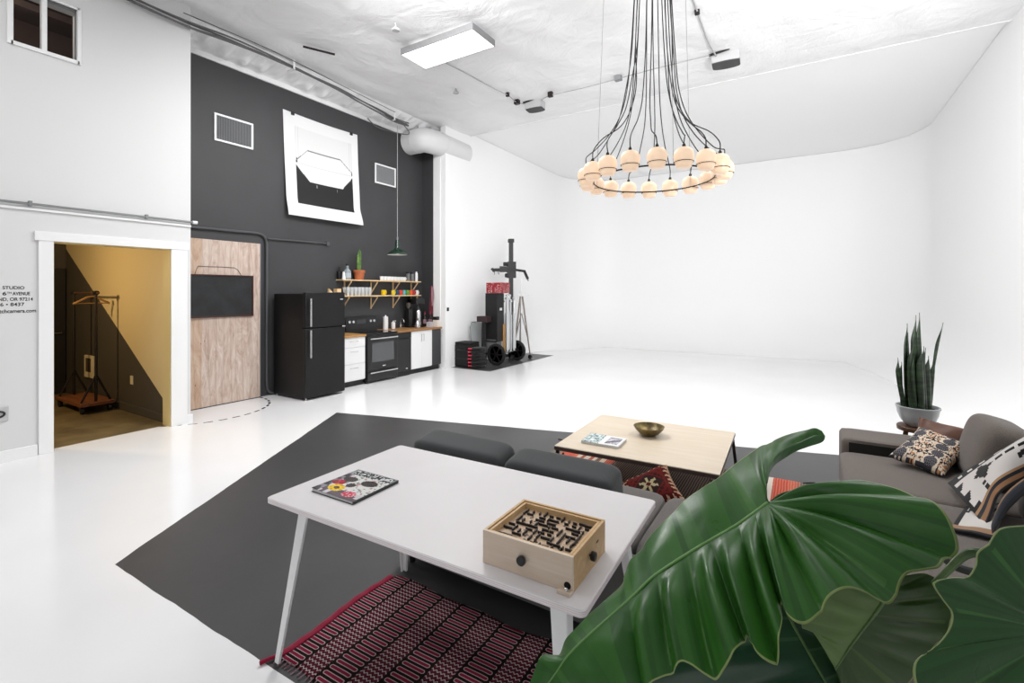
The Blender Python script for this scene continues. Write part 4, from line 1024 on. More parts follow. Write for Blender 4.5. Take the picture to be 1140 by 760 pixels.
# ------------------------------------------------------------------ fridge
FR = thing('fridge', 'tall black two door fridge with long steel handles', 'fridge', (-6.90, 4.905, 0))
fbm = Mat('black fridge enamel', '#0d0d0e', 0.5, spec=0.35); fbm.bump(fbm.noise(220, 2), 0.08, 0.001)
MB().box(-0.43, 0.325, -0.365, 0.345, 0.025, 1.645).build('body', fbm.m, FR, smooth=0, bevel=0.006)
d1 = MB().box(0.330, 0.405, -0.375, 0.355, 1.115, 1.665).build('freezer_door', fbm.m, FR, smooth=0, bevel=0.012)
d2_ = MB().box(0.330, 0.405, -0.375, 0.355, 0.04, 1.105).build('door', fbm.m, FR, smooth=0, bevel=0.012)
for par, z0, z1 in ((d1, 1.14, 1.57), (d2_, 0.66, 1.085)):
    h_ = MB().tube([(0.452, -0.315, z0), (0.452, -0.315, z1)], 0.014, 12)
    h_.tube([(0.40, -0.315, z0 + .03), (0.452, -0.315, z0 + .03)], 0.011, 8).tube([(0.40, -0.315, z1 - .03), (0.452, -0.315, z1 - .03)], 0.011, 8)
    h_.build('handle', M_steel, par)
MB().box(0.405, 0.408, 0.255, 0.315, 1.545, 1.562).build('badge', M_steel, d1, smooth=0)
MB().box(0.35, 0.41, 0.30, 0.36, 1.100, 1.118).build('hinge', M_steel, FR, smooth=0, bevel=0.003)
for sy in (-0.34, 0.32):
    for sx in (-0.38, 0.36):
        MB().lathe([(0.022, 0), (0.022, 0.008), (0.010, 0.012), (0.010, 0.04)], (sx, sy, 0), 12).build('foot', M_steel, FR)

# ------------------------------------------------------------------ base units along the wall
XF = -6.78
cabw = Mat('white cabinet lacquer', '#ececec', 0.35).m
blkp = Mat('black kickboard', '#1a1a1b', 0.6).m
def unit(name, label, y0, y1, carc, cat='cabinet', xf=XF):
    U_ = thing(name, label, cat, (XK + 0.31, (y0 + y1) / 2, 0))
    w_ = (y1 - y0) / 2
    MB().box(-0.30, xf - (XK + 0.31) - 0.021, -w_, w_, 0.10, 0.872).build('carcass', carc, U_, smooth=0)
    MB().box(-0.28, xf - (XK + 0.31) - 0.06, -w_, w_, 0.0, 0.10).build('plinth', blkp, U_, smooth=0)
    return U_, w_, xf - (XK + 0.31)
U_, w_, fx = unit('drawer_cabinet', 'white three drawer cabinet between the fridge and the black range', 5.300, 5.935, cabw)
for z0, z1 in ((0.115, 0.40), (0.405, 0.69), (0.695, 0.868)):
    dr = MB().box(fx - 0.02, fx, -w_ + .003, w_ - .003, z0, z1).build('drawer', cabw, U_, smooth=0, bevel=0.002)
    MB().tube([(fx, -0.02, z1 - .07), (fx + .025, -0.02, z1 - .07), (fx + .025, 0.14, z1 - .07), (fx, 0.14, z1 - .07)], 0.005, 8).build('handle', M_steel, dr)
bt = wood('butcher block oak', '#c59a5f', '#ad7f47', 'y', 1.0, 0.45)
bt2 = wood('worn butcher block', '#b08a5e', '#94683d', 'y', 1.3, 0.45)
W1 = MB().box(XK + 0.002, XF + 0.025, 5.298, 5.938, 0.873, 0.912).build('worktop', bt, smooth=0, bevel=0.003)
tag(W1, 'short butcher block worktop on the white drawer cabinet', 'worktop')

RA = thing('range', 'black electric range with steel bar handles between cabinet and dishwasher', 'stove', (-7.08, 6.335, 0))
rb1 = Mat('black range enamel', '#161617', 0.28, spec=0.5).m
MB().box(-0.30, 0.30, -0.385, 0.375, 0.03, 0.895).build('body', rb1, RA, smooth=0, bevel=0.004)
MB().box(-0.30, 0.325, -0.388, 0.378, 0.896, 0.912).build('cooktop', Mat('black ceramic glass', '#0c0c0d', 0.08, spec=0.6).m, RA, smooth=0, bevel=0.004)
bg = MB().prism([(-0.325, 0.905), (-0.24, 0.905), (-0.24, 0.99), (-0.262, 1.20), (-0.325, 1.20)], -0.385, 0.375, M=Matrix(((1, 0, 0, 0), (0, 0, 1, 0), (0, 1, 0, 0), (0, 0, 0, 1)))).build('backguard', rb1, RA, smooth=0, bevel=0.004)
for yy in (-0.31, -0.22, 0.20, 0.29):
    MB().lathe([(0.028, 0), (0.026, 0.022), (0.0, 0.024)], n=18, M=Matrix.Translation((-0.250, yy, 1.10)) @ Matrix.Rotation(PI / 2 - .1, 4, 'Y')).build('knob', M_steel, RA)
MB().box(-0.2535, -0.2475, -0.13, 0.10, 1.06, 1.14).build('display', Mat('grey control display', '#3b3d40', 0.2).m, bg, smooth=0)
od = MB().box(0.30, 0.335, -0.378, 0.368, 0.235, 0.865).build('oven_door', rb1, RA, smooth=0, bevel=0.005)
MB().box(0.335, 0.3365, -0.27, 0.27, 0.38, 0.74).build('window', Mat('smoked oven glass', '#4d4f50', 0.08, spec=0.8).m, od, smooth=0)
MB().tube([(0.375, -0.34, 0.815), (0.375, 0.33, 0.815)], 0.014, 12).tube([(0.33, -0.31, .815), (0.375, -0.31, .815)], .010, 8).tube([(0.33, 0.30, .815), (0.375, 0.30, .815)], .010, 8).build('handle', M_steel, od)
MB().box(0.335, 0.338, -0.02, 0.06, 0.285, 0.305).build('badge', M_steel, od, smooth=0)
wd2 = MB().box(0.30, 0.335, -0.378, 0.368, 0.035, 0.225).build('warming_drawer', rb1, RA, smooth=0, bevel=0.005)
MB().tube([(0.372, -0.34, 0.195), (0.372, 0.33, 0.195)], 0.013, 12).tube([(0.33, -0.31, .195), (0.372, -0.31, .195)], .010, 8).tube([(0.33, 0.30, .195), (0.372, 0.30, .195)], .010, 8).build('handle', M_steel, wd2)
for sy in (-0.35, 0.34): MB().lathe([(0.02, 0), (0.02, 0.03)], (0.25, sy, 0), 10).build('foot', M_black, RA)
for sy in (-0.35, 0.34): MB().lathe([(0.02, 0), (0.02, 0.03)], (-0.25, sy, 0), 10).build('foot', M_black, RA)

DW = thing('dishwasher', 'slim black dishwasher right of the range', 'dishwasher', (-7.08, 6.915, 0))
MB().box(-0.30, 0.265, -0.192, 0.195, 0.02, 0.868).build('body', M_black, DW, smooth=0)
dd = MB().box(0.266, 0.300, -0.192, 0.195, 0.10, 0.745).build('door', rb1, DW, smooth=0, bevel=0.004)
MB().box(0.300, 0.303, 0.04, 0.10, 0.14, 0.158).build('badge', M_steel, dd, smooth=0)
MB().box(0.266, 0.304, -0.192, 0.195, 0.752, 0.866).build('control_panel', M_black, DW, smooth=0, bevel=0.004)
MB().box(0.22, 0.27, -0.19, 0.19, 0.0, 0.095).build('kick_plate', blkp, DW, smooth=0)

U_, w_, fx = unit('sink_cabinet', 'white two door base cabinet under the wooden worktop', 7.118, 7.745, cabw)
for y0, y1, hy in ((-w_ + .003, -.0015, -.035), (.0015, w_ - .003, .035)):
    dr = MB().box(fx - 0.02, fx, y0, y1, 0.113, 0.868).build('door', cabw, U_, smooth=0, bevel=0.002)
    MB().tube([(fx, hy, .80), (fx + .025, hy, .80), (fx + .025, hy, .66), (fx, hy, .66)], 0.006, 8).build('handle', M_steel, dr)
dkc = Mat('charcoal cabinet lacquer', '#3c3c3e', 0.5).m
U_, w_, fx = unit('end_cabinet', 'narrow charcoal base unit at the end of the worktop', 7.748, 8.03, dkc)
MB().box(fx - 0.02, fx, -w_, w_, 0.11, 0.868).build('front_panel', dkc, U_, smooth=0, bevel=0.002)
W2 = MB().box(XK + 0.002, XF + 0.025, 6.718, 8.05, 0.873, 0.912).build('worktop', bt2, smooth=0, bevel=0.003)
tag(W2, 'long wooden worktop over the dishwasher and white cabinet', 'worktop')

# ------------------------------------------------------------------ shelves
so = wood('pale pine shelf', '#ead0a8', '#dcba8a', 'y', 1.0, 0.5)
def shelf(label, y0, y1, z, by):
    S_ = thing('wall_shelf', label, 'shelf', (XK, (y0 + y1) / 2, z), 0)
    c = (y0 + y1) / 2
    MB().box(0.004, 0.215, y0 - c, y1 - c, -0.022, 0).build('plank', so, S_, smooth=0, bevel=0.002)
    for b in by:
        B3 = MB()
        B3.box(0.001, 0.018, b - c - .013, b - c + .013, -0.27, -0.022).box(0.024, 0.195, b - c - .014, b - c + .014, -0.038, -0.022)
        B3.bar((0.022, b - c, -0.24), (0.20, b - c, -0.040), 0.016, 0.018, up=(0, 1, 0))
        B3.build('bracket', so, S_, smooth=0)
SZ1, SZ2 = 1.905, 1.606
shelf('upper pine shelf holding bottles, cactus and white mugs', 5.79, 7.86, SZ1, (5.98, 6.62, 7.22, 7.76))
shelf('lower pine shelf holding drinking glasses and bright mugs', 5.50, 7.86, SZ2, (5.93, 6.62, 7.22, 7.76))
glass = Mat('clear drinking glass', '#f2f4f4', 0.12); glass.b.inputs['Transmission Weight'].default_value = .45; glass.b.inputs['IOR'].default_value = 1.3
SX = XK + 0.14
def simple(name, label, cat, mb, mat, loc, group=None, smooth=40):
    o = mb.build(name, mat, smooth=smooth); o.location = loc; return tag(o, label, cat, group)
# upper shelf, from the left
b_ = thing('bottle', 'clear glass bottle with a black cap on the upper shelf beside the cactus', 'bottle', (SX - .005, 5.945, SZ1))
MB().lathe([(0.06, 0), (0.066, 0.01), (0.066, 0.15), (0.055, 0.175), (0.026, 0.20), (0.026, 0.255), (0, 0.255)], n=24).build('body', Mat('smoky bottle glass', '#8f999c', 0.1, spec=0.6).m, b_)
MB().lathe([(0.028, 0.255), (0.028, 0.285), (0, 0.286)], n=18).build('cap', M_black, b_)
MB().lathe([(0.067, 0.03), (0.067, 0.12)], n=24).build('paper_label', Mat('pale blue paper label', '#aab2b8', 0.7).m, b_)
b_ = thing('bottle', 'dark square bottle with a thin neck behind the clear bottle on the upper shelf', 'bottle', (SX - 0.085, 5.83, SZ1))
MB().box(-.03, .03, -.04, .04, 0, .15).build('body', Mat('black bottle glass', '#1a1c1d', 0.15).m, b_, smooth=0, bevel=.01)
MB().lathe([(0.018, .15), (0.016, .23), (0, .23)], n=14).build('neck', M_black, b_)
b_ = MB().lathe([(0.035, 0), (0.033, .02), (0.022, .11), (0.018, .135), (0, .14)], n=18)
simple('salt_shaker', 'small white shaker at the left end of the upper shelf', 'shaker', b_, cabw, (SX + .035, 5.83, SZ1))
CP = thing('cactus', 'tall green cactus in a terracotta pot on the upper shelf', 'plant', (SX - .03, 6.24, SZ1))
tc = Mat('terracotta', '#b5663f', 0.8).mottled('#a85c38', '#bf7048', 8).m
MB().lathe([(0.075, 0), (0.080, .01), (0.100, .135), (0.114, .135), (0.116, .185), (0.106, .185), (0.102, .15), (0, .15)], n=28).build('pot', tc, CP)
cc = MB()
for k, (h, dx, dy) in enumerate(((.44, 0, .012), (.36, .012, -.030))):
    pts_ = []
    def cfn(u, v, h=h, dx=dx, dy=dy):
        a = 2 * PI * u; r = (0.022 + 0.007 * math.cos(5 * a)) * (1 - smoothstep(.85, 1.0, v) * .85) * (1 + .12 * math.sin(3 * v))
        return (dx + r * math.cos(a), dy + r * math.sin(a), .15 + h * v)
    cc.grid(cfn, 40, 20)
cg = Mat('cactus skin', '#4a7a3a', 0.6).mottled('#2f5a2a', '#7d9a4c', 14).m
cc.build('stem', cg, CP, smooth=60)
for k in range(8):
    mg = MB().lathe([(0.030, 0), (0.036, .004), (0.040, .082), (0.036, .082), (0.033, .01), (0, .008)], n=20)
    mg.tube([(0.038, 0, .02), (.062, 0, .03), (.064, 0, .055), (.038, 0, .065)], .005, 6)
    simple('mug', 'white mug in the tight row of white mugs on the upper shelf', 'mug', mg, cabw, (SX + .005, 6.78 + .090 * k, SZ1), 'white mugs on the upper shelf')
for k in range(2):
    J = thing('jar', ('dark pepper mill next to the white mugs on the upper shelf', 'second dark pepper mill beside the white bottle on the upper shelf')[k], 'jar', (SX - .01, 7.54 + .13 * k, SZ1))
    MB().lathe([(0.042, 0), (0.046, .01), (0.044, .05), (0.036, .09), (0.045, .13), (0.040, .16), (0, .165)], n=20).build('body', Mat('smoked jar', '#6d6e70', 0.15, spec=.6).m if k == 0 else bpy.data.materials['smoked jar'], J)
    MB().lathe([(0.042, .16), (0.044, .19), (0.02, .20), (0, .20)], n=20).build('lid', M_black, J)
simple('bottle', 'slim white bottle near the right end of the upper shelf', 'bottle', MB().lathe([(0.026, 0), (0.028, .01), (0.028, .17), (0.018, .19), (0.018, .21), (0, .21)], n=18), cabw, (SX + .0, 7.79, SZ1))
# lower shelf
for k in range(7):
    for r in range(2):
        gm = MB().lathe([(0.028, 0.0), (0.030, .004), (0.038, .155), (0.0355, .155), (0.028, .012), (0, .010)], n=18)
        simple('drinking_glass', ('clear tumbler in the front row on the lower shelf', 'clear tumbler in the back row on the lower shelf')[r], 'glass', gm, glass.m, (SX + .03 - .09 * r, 5.93 + .086 * k, SZ2), ('front row of tumblers on the lower shelf', 'back row of tumblers on the lower shelf')[r])
mcols = [('yellow', '#e3c012', 6.83), ('pale yellow', '#dcc53e', 7.09), ('navy blue', '#2c4a63', 7.2), ('bright red', '#d3402f', 7.3), ('turquoise', '#5fa9ad', 7.4), ('green', '#5c8a2c', 7.5), ('orange', '#dd5f31', 7.6), ('dark red', '#9c2f35', 7.695), ('white', '#e6e0de', 7.79)]
for nm, hx_, yy in mcols:
    big_ = 1.25 if nm == 'yellow' else 1.0
    mg = MB().lathe([(0.030 * big_, 0), (0.036 * big_, .004), (0.043 * big_, .045), (0.040 * big_, .105), (0.036 * big_, .105), (0.038 * big_, .04), (0, .008)], n=22)
    mg.tube([(0.040 * big_, 0, .025), (0.062 * big_, 0, .035), (.064 * big_, 0, .07), (.040 * big_, 0, .082)], .005, 6)
    simple('mug', f'{nm} mug on the lower shelf', 'mug', mg, Mat(f'{nm} glaze', hx_, 0.2, spec=.5).m, (SX + .01, yy, SZ2))

# small things on top of the fridge
simple('wooden_box', 'small pale wooden box at the left end of the lower shelf, above the fridge', 'box', MB().box(-.05, .05, -.045, .045, 0, .125), so, (-7.30, 5.74, SZ2), smooth=0)
simple('wooden_wedge', 'small wooden wedge at the far left end of the lower shelf, above the fridge', 'wedge', MB().prism([(-.06, 0), (.07, 0), (.06, .03), (-.05, .13)], -.02, .02, M=Matrix(((0, 0, 1, 0), (1, 0, 0, 0), (0, 1, 0, 0), (0, 0, 0, 1)))), so, (-7.30, 5.60, SZ2), smooth=0)

# on the worktop
WZ = 0.913
simple('paper_towel_roll', 'upright white paper towel roll on the worktop', 'paper towel', MB().lathe([(0.012, 0), (0.05, 0), (0.052, .012), (0.05, .26), (0.018, .262), (0.012, .29), (0, .29)], n=24), cabw, (-7.24, 6.86, WZ))
simple('soap_dispenser', 'white soap dispenser behind the sink', 'dispenser', MB().lathe([(0.04, 0), (0.042, .01), (0.042, .13), (0.012, .145), (0.012, .165), (0, .165)], n=18).box(0, .07, -.008, .008, .155, .168), cabw, (-7.27, 7.10, WZ))
simple('faucet', 'small steel gooseneck tap on the worktop', 'faucet', MB().tube(spline([(0, 0, 0), (0, 0, .13), (.03, 0, .185), (.08, 0, .17), (.10, 0, .12)], 6), .010, 10).box(-.012, .012, .03, .045, .0, .04).box(-.012, .03, .03, .07, .04, .05), M_steel, (-7.32, 7.36, WZ))
simple('tumbler', 'small steel tumbler beside the tap', 'cup', MB().lathe([(0.02, 0), (.026, .08), (.023, .08), (.018, .006), (0, .006)], n=16), M_steel, (-7.20, 7.24, WZ))
CM = thing('coffee_maker', 'black coffee machine with a steel carafe on the worktop', 'coffee maker', (-7.20, 7.72, WZ))
MB().box(-.14, .12, -.13, .13, 0, .03).box(-.14, -.03, -.13, .13, .03, .60).box(-.14, .11, -.13, .13, .50, .62).build('body', M_black, CM, smooth=0, bevel=.006)
MB().lathe([(0.055, .032), (.06, .04), (.058, .33), (.04, .36), (.04, .37), (0, .37)], (0.045, 0, 0), 22).build('carafe', M_steel, CM)
MB().lathe([(0.045, .371), (.03, .40), (.022, .47), (0, .48)], (0.045, 0, 0), 18).build('carafe_lid', M_black, CM)
GRn = thing('coffee_grinder', 'tall coffee grinder with a clear hopper beside the coffee machine', 'grinder', (-7.26, 7.53, WZ))
MB().box(-.07, .07, -.05, .05, 0, .40).build('body', M_black, GRn, smooth=0, bevel=.01)
MB().lathe([(.03, .40), (.05, .45), (.05, .53), (0, .532)], n=20).build('hopper', Mat('smoked plastic hopper', '#4d463f', .15).m, GRn)
simple('kettle', 'steel kettle with a narrow neck on the worktop', 'kettle', MB().lathe([(0.06, 0), (.065, .02), (.05, .12), (.03, .15), (.032, .17), (0, .19)], n=22).tube([(.055, 0, .04), (.09, 0, .09), (.085, 0, .14)], .007, 6), M_steel, (-6.95, 7.48, WZ))
wg = Mat('dark wine bottle glass', '#241d1c', 0.12, spec=.6).m
capr = Mat('deep red foil', '#7b2335', 0.35).m
for k, (xx, yy) in enumerate(((-7.16, 7.93), (-7.06, 8.0))):
    B4 = thing('wine_bottle', ('dark wine bottle with red foil beside the coffee machine', 'dark wine bottle with red foil nearest the white door post')[k], 'bottle', (xx, yy, WZ))
    MB().lathe([(0.036, 0), (.038, .01), (.038, .20), (.016, .26), (.014, .30), (0, .30)], n=20).build('glass', wg, B4)
    MB().lathe([(.0165, .255), (.0165, .325), (0, .326)], n=14).build('foil', capr, B4)
    MB().lathe([(.0388, .06), (.0388, .16)], n=20).build('paper_label', Mat('dull pink label', '#8c6a72', .7).m, B4)
simple('box', 'small pale box near the end of the worktop', 'box', MB().box(-.05, .05, -.05, .05, 0, .11), Mat('pale grey card', '#b9b6bd', .7).m, (-6.95, 7.86, WZ), smooth=0)
simple('box', 'cream card box at the very end of the worktop', 'box', MB().box(-.06, .06, -.05, .05, 0, .15), Mat('cream card', '#d9cfc6', .7).m, (-6.86, 7.98, WZ), smooth=0)
simple('radio', 'small black radio on the cream box at the worktop end', 'radio', MB().box(-.05, .05, -.045, .045, 0, .07), M_black, (-6.87, 7.975, WZ + .1505), smooth=0)
simple('light_switch', 'small black switch on the white wall end', 'switch', MB().box(-.002, .02, -.025, .025, -.04, .04), M_black, (XC, 8.20, 1.29), smooth=0)

# green enamel pendant over the worktop
PL = thing('pendant_lamp', 'green enamel pendant lamp hanging over the kitchen counter', 'lamp', (-7.0, 6.95, 2.42))
sh = MB().lathe([(0.201, 0.0), (0.198, 0.014), (0.172, .047), (0.11, .088), (0.062, .115), (0.052, .15), (0.045, .25), (0.034, .295), (0.012, .30)], n=40)
sh.f = [q for q in sh.f if len(q) == 4]; sh.c = [None] * len(sh.f)
sh.build('shade', Mat('green enamel outside', '#143023', 0.15, spec=.6).m, PL, smooth=50)
ins = MB().lathe([(0.198, 0.001), (0.195, 0.014), (0.168, .043), (0.107, .083), (0.055, .103), (0.02, .12)], n=40)
ins.f = [tuple(reversed(q)) for q in ins.f if len(q) == 4]; ins.c = [None] * len(ins.f)
ins.build('reflector', Mat('white enamel inside', '#f0eee8', 0.3).m, PL, smooth=50)
MB().lathe([(0.022, .30), (.02, .35), (.008, .365), (0, .365)], n=16).build('socket', M_greymetal, PL)
MB().tube([(0, 0, .31), (0, 0, 2.60)], .005, 8).build('cord', Mat('pale grey cord', '#b5b5b5', .6).m, PL)
MB().lathe([(0.03 * math.sin(PI * k / 10), .055 - .035 * math.cos(PI * k / 10)) for k in range(11)], n=16).build('bulb', Mat('frosted bulb', '#f2efe6', .3).m, PL)

HCm = fabric('dark red cloth', '#5d1a26', '#74303c', 30)
HC = thing('hanging_cloth', 'dark red and pink cloth hanging on the dark return wall beside the white post', 'cloth', (-7.10, YR - .012, 1.80))
def hcl(u, v): return (-.05 + .10 * u + .02 * math.sin(5 * v), -.02 - .015 * math.sin(9 * u + 2 * v) - .01 * math.sin(PI * v), -.62 * v)
MB().grid(hcl, 14, 24).build('towel', HCm, HC, solid=.006)
MB().grid(lambda u, v: (.015 + .05 * u, -.042 - .008 * math.sin(9 * u + 2 * v), -.02 - .42 * v), 8, 16).build('pink_strip', Mat('dusty pink cloth', '#a9848c', .9).m, HC, solid=.004)
MB().tube([(0, 0, .01), (0, -.03, 0)], .008, 8).build('hook', M_steel, HC)
# ------------------------------------------------------------------ chandelier: ring of opal globes on long cords
CHX, CHY = -1.055, 3.872
CH = thing('chandelier', 'ring chandelier of cream opal globes on long black cords above the low table', 'chandelier', (CHX, CHY, 2.575))
opal = Mat('lit opal glass', '#d9c0a4', 0.35, spec=.4, emit='#ffddc0', estr=1.28).m
blackc = Mat('black cord', '#1c1b1b', .6).m
CTOP = CEIL - 0.07 - 2.575
MB().lathe([(0.0, CTOP), (0.13, CTOP), (0.135, CTOP - .035), (0.10, CTOP - .05), (0, CTOP - .05)][::-1], n=32).build('canopy', M_black, CH)
MB().tube([(0.468 * math.cos(2 * PI * k / 72), 0.468 * math.sin(2 * PI * k / 72), 0) for k in range(72)], .006, 8, closed=True).build('ring', M_black, CH)
NG = 18; R6 = random.Random(21)
gprof = [(0.0, -.062), (.040, -.060), (.052, -.052), (.064, -.020), (.071, .010), (.072, .035), (.066, .060), (.050, .080), (.028, .090), (.0, .092)]
gprof = [(p.x, p.y) for p in spline([(r, z, 0) for r, z in gprof], 3)]; gprof[0] = (0, -.062); gprof[-1] = (0, .092); gprof = [(r * .95, z * .95) for r, z in gprof]
for k in range(NG):
    a = math.atan2(-CHY, -CHX) + math.radians(3.3 + 20 * k)
    dx, dy = math.cos(a), math.sin(a); tx, ty = -dy, dx
    gx, gy = .532 * dx, .532 * dy
    g = MB().lathe([(max(r, 0), z) for r, z in gprof], (gx, gy, 0.018), 28).build('globe', opal, CH, smooth=60)
    MB().tube([(gx + .0645 * math.cos(2 * PI * q / 28), gy + .0645 * math.sin(2 * PI * q / 28), 0.002) for q in range(28)], .0028, 6, closed=True).build('band', M_black, g)
    MB().lathe([(.012, .102), (.012, .122), (.005, .134), (0, .134)], (gx, gy, 0), 14).build('cap', M_black, g)
    j1, j2, j3 = R6.uniform(-.05, .05), R6.uniform(-.05, .05), R6.uniform(-.03, .03)
    hang = R6.choice((0.0, 0.03, 0.06))
    pts_ = []
    for r, z, s_ in ((.075, CTOP - .04, 0), (.10, 2.3, .1), (.145, 1.46, .3), (.17, 1.05, .5), (.20 + j3, .74, .8), (.255 + j3, .53, 1), (.345 + j3, .385 - hang * .3, 1), (.45, .292 - hang, 1), (.505, .235 - hang * .6, .6), (.532, .185, .2), (.532, .135, 0)):
        pts_.append((r * dx + tx * j1 * s_, r * dy + ty * j1 * s_, z))
    MB().tube(spline(pts_, 5), .0042, 6).build('cord', blackc, CH)
for k in range(3):
    a = 2 * PI * k / 3 + 1.1
    MB().tube([(.468 * math.cos(a), .468 * math.sin(a), 0), (.36 * math.cos(a), .36 * math.sin(a), CTOP)], .0016, 5).build('support_wire', M_greymetal, CH)

# ------------------------------------------------------------------ ceiling fittings
LP = thing('ceiling_light', 'slim lit LED panel hanging under the insulated ceiling', 'light', (-4.45, 5.41, 5.185))
MB().box(-.66, .66, -.27, -.262, 0, .095).box(-.66, .66, .262, .27, 0, .095).box(-.66, -.652, -.262, .262, 0, .095).box(.652, .66, -.262, .262, 0, .095).box(-.652, .652, -.262, .262, .050, .060).build('frame', Mat('grey panel frame', '#7a7a7b', .5).m, LP, smooth=0)
MB().box(-.651, .651, -.261, .261, .002, .010).build('diffuser', Mat('lit panel', '#ffffff', .4, emit='#ffffff', estr=4).m, LP, smooth=0)
for sx in (-.5, .5): MB().tube([(sx, 0, .06), (sx, 0, .16)], .004, 6).build('hanger', M_greymetal, LP)
grn = Mat('dark grey shaded underside', '#4a4a4b', .8).m; gwm = Mat('pale grey housing', '#b5b5b6', .5).m
def wedge(loc, rz, s, label):
    W_ = thing('ceiling_box', label, 'ceiling box', loc, rz)
    top = [(-.20 * s, -.14 * s), (.20 * s, -.14 * s)] + [(.20 * s * math.cos(PI * k / 12), .08 * s + .07 * s * math.sin(PI * k / 12)) for k in range(13)]
    MB().prism(top, 0.0, .16).build('housing', gwm, W_, smooth=30)
    pl_ = [(.20 * s * math.cos(PI + PI * k / 10), -.10 * s + .05 * s * math.sin(PI + PI * k / 10)) for k in range(11)] + [(.20 * s * math.cos(PI * k / 12), .08 * s + .07 * s * math.sin(PI * k / 12)) for k in range(13)]
    MB().prism(pl_, -.012, -.0005).build('underside_shade_plate', grn, W_, smooth=30)  # dark plate puts the shade under the box into its colour
    MB().tube([(-.24 * s, -.15 * s, .12), (.06 * s, -.18 * s, .15)], .018, 8).build('bracket', M_darkmetal, W_)
wedge((-4.45, 8.08, 5.20), math.radians(4), .85, 'grey wedge box on the ceiling between the light panel and the chandelier')
wedge((-1.05, 8.02, 5.20), math.radians(4), .98, 'larger grey wedge box on the ceiling right of the chandelier cords')
cw = Mat('pale cable', '#a5a5a6', .6).m
def cable(label, pts, boxes, r=.008):
    C_ = thing('ceiling_cable', label, 'cable', pts[0])
    o_ = Vector(pts[0])
    MB().tube([Vector(p) - o_ for p in spline(pts, 6)], r, 7).build('cable', cw, C_)
    for bx, by, bz, bs in boxes:
        MB().box(bx - o_.x - .06 * bs, bx - o_.x + .06 * bs, by - o_.y - .05 * bs, by - o_.y + .05 * bs, bz - o_.z - .035, bz - o_.z + .06).build('junction_box', M_darkmetal if bs < .9 else M_greymetal, C_, smooth=0, bevel=.004)
ZC = 5.295
cable('thin cable from the light panel to the left wedge box', [(-4.85, 5.85, ZC), (-4.80, 6.4, ZC + .01), (-4.74, 6.9, ZC), (-4.66, 7.4, ZC - .01), (-4.70, 7.8, ZC), (-4.55, 8.0, ZC)], [(-4.66, 7.4, ZC, .5), (-4.70, 7.80, ZC, .8)])
cable('thin cable linking the two wedge boxes across the ceiling', [(-4.30, 7.98, ZC), (-4.02, 7.85, ZC), (-3.3, 7.84, ZC - .01), (-2.71, 7.83, ZC), (-1.95, 7.76, ZC - .015), (-1.25, 7.80, ZC)], [(-4.0, 7.83, ZC, .7), (-2.71, 7.83, ZC, .95)])
cable('cable run down the ceiling to the right wedge box', [(-1.19, 5.4, ZC), (-1.19, 6.3, ZC), (-1.195, 6.9, ZC - .01), (-1.20, 7.4, ZC), (-1.17, 7.9, ZC)], [(-1.195, 6.5, ZC, .5)], .012)
for k, (sx, sy, lb) in enumerate(((-4.765, 4.70, 'round sprinkler cover on the ceiling left of the light panel'), (-5.35, 6.75, 'round sprinkler cover on the ceiling near the cable bundle'))):
    S_ = MB().lathe([(0, 0), (.05, .002), (.055, .02), (.03, .05), (.012, .06), (.012, .13), (0, .13)], n=20).build('sprinkler_cover', gwm)
    S_.location = (sx, sy, 5.235); tag(S_, lb, 'sprinkler')

bcab = Mat('grey bundled cable', '#5f5f60', .6).m
CB = thing('cable_bundle', 'bundle of grey cables tied under the ceiling above the charcoal wall', 'cable', (-6.66, 2.95, 5.05))
o_ = Vector((-6.66, 2.95, 5.05))
basep = [(-6.62, 1.6, 5.12), (-6.645, 2.3, 5.055), (-6.66, 2.95, 5.045), (-6.76, 3.5, 5.13), (-6.86, 4.06, 5.195), (-6.88, 4.97, 5.185), (-6.89, 5.5, 5.165), (-6.90, 5.9, 5.125), (-6.92, 6.4, 5.10), (-6.95, 6.8, 5.075), (-7.0, 7.25, 5.12)]
for k, (ox, oz, wv) in enumerate(((0, 0, 0), (.022, .026, 1), (-.02, .034, 2), (.018, -.014, 3))):
    pp = [Vector((x + ox + .012 * math.sin(2.1 * y + wv), y, z + oz + .012 * math.sin(1.7 * y + 2 * wv))) - o_ for x, y, z in basep]
    MB().tube(spline(pp, 6), .013, 7).build('cable', bcab, CB)
MB().tube([Vector(p) - o_ for p in ((-6.30, 4.35, 5.285), (-6.10, 4.75, 5.285))], .016, 7).build('cable_stub', M_darkmetal, CB)
MB().tube(spline([Vector(p) - o_ for p in ((-7.0, 7.1, 5.10), (-7.07, 7.35, 5.02), (-7.15, 7.30, 4.97), (-7.32, 6.75, 4.98), (-7.36, 6.5, 5.10))], 6), .010, 7).build('cable_loop', bcab, CB)
for (x, y, z) in ((-6.87, 4.55, 5.19), (-6.93, 6.75, 5.08)):
    MB().box(x - .10 - o_.x, x + .07 - o_.x, y - .012 - o_.y, y + .012 - o_.y, z - .035 - o_.z, z - .022 - o_.z).box(x + .05 - o_.x, x + .062 - o_.x, y - .012 - o_.y, y + .012 - o_.y, z - .035 - o_.z, z + .12 - o_.z).build('bracket', M_trim, CB, smooth=0)
wr = MB().tube(spline([(-6.60, 2.9, 5.15), (-6.72, 4.2, 5.24), (-6.80, 5.5, 5.225), (-6.86, 6.75, 5.20)], 6), .006, 6).build('ceiling_wire', M_darkmetal)
tag(wr, 'single dark wire running above the cable bundle', 'wire')
lc = thing('conduit', 'pale conduit run along the white wall above the hall doorway', 'pipe', (XL + .035, 3.04, 2.562))
MB().tube([(0, -7, 0), (0, .02, 0)], .013, 10).build('pipe', M_greymetal, lc)
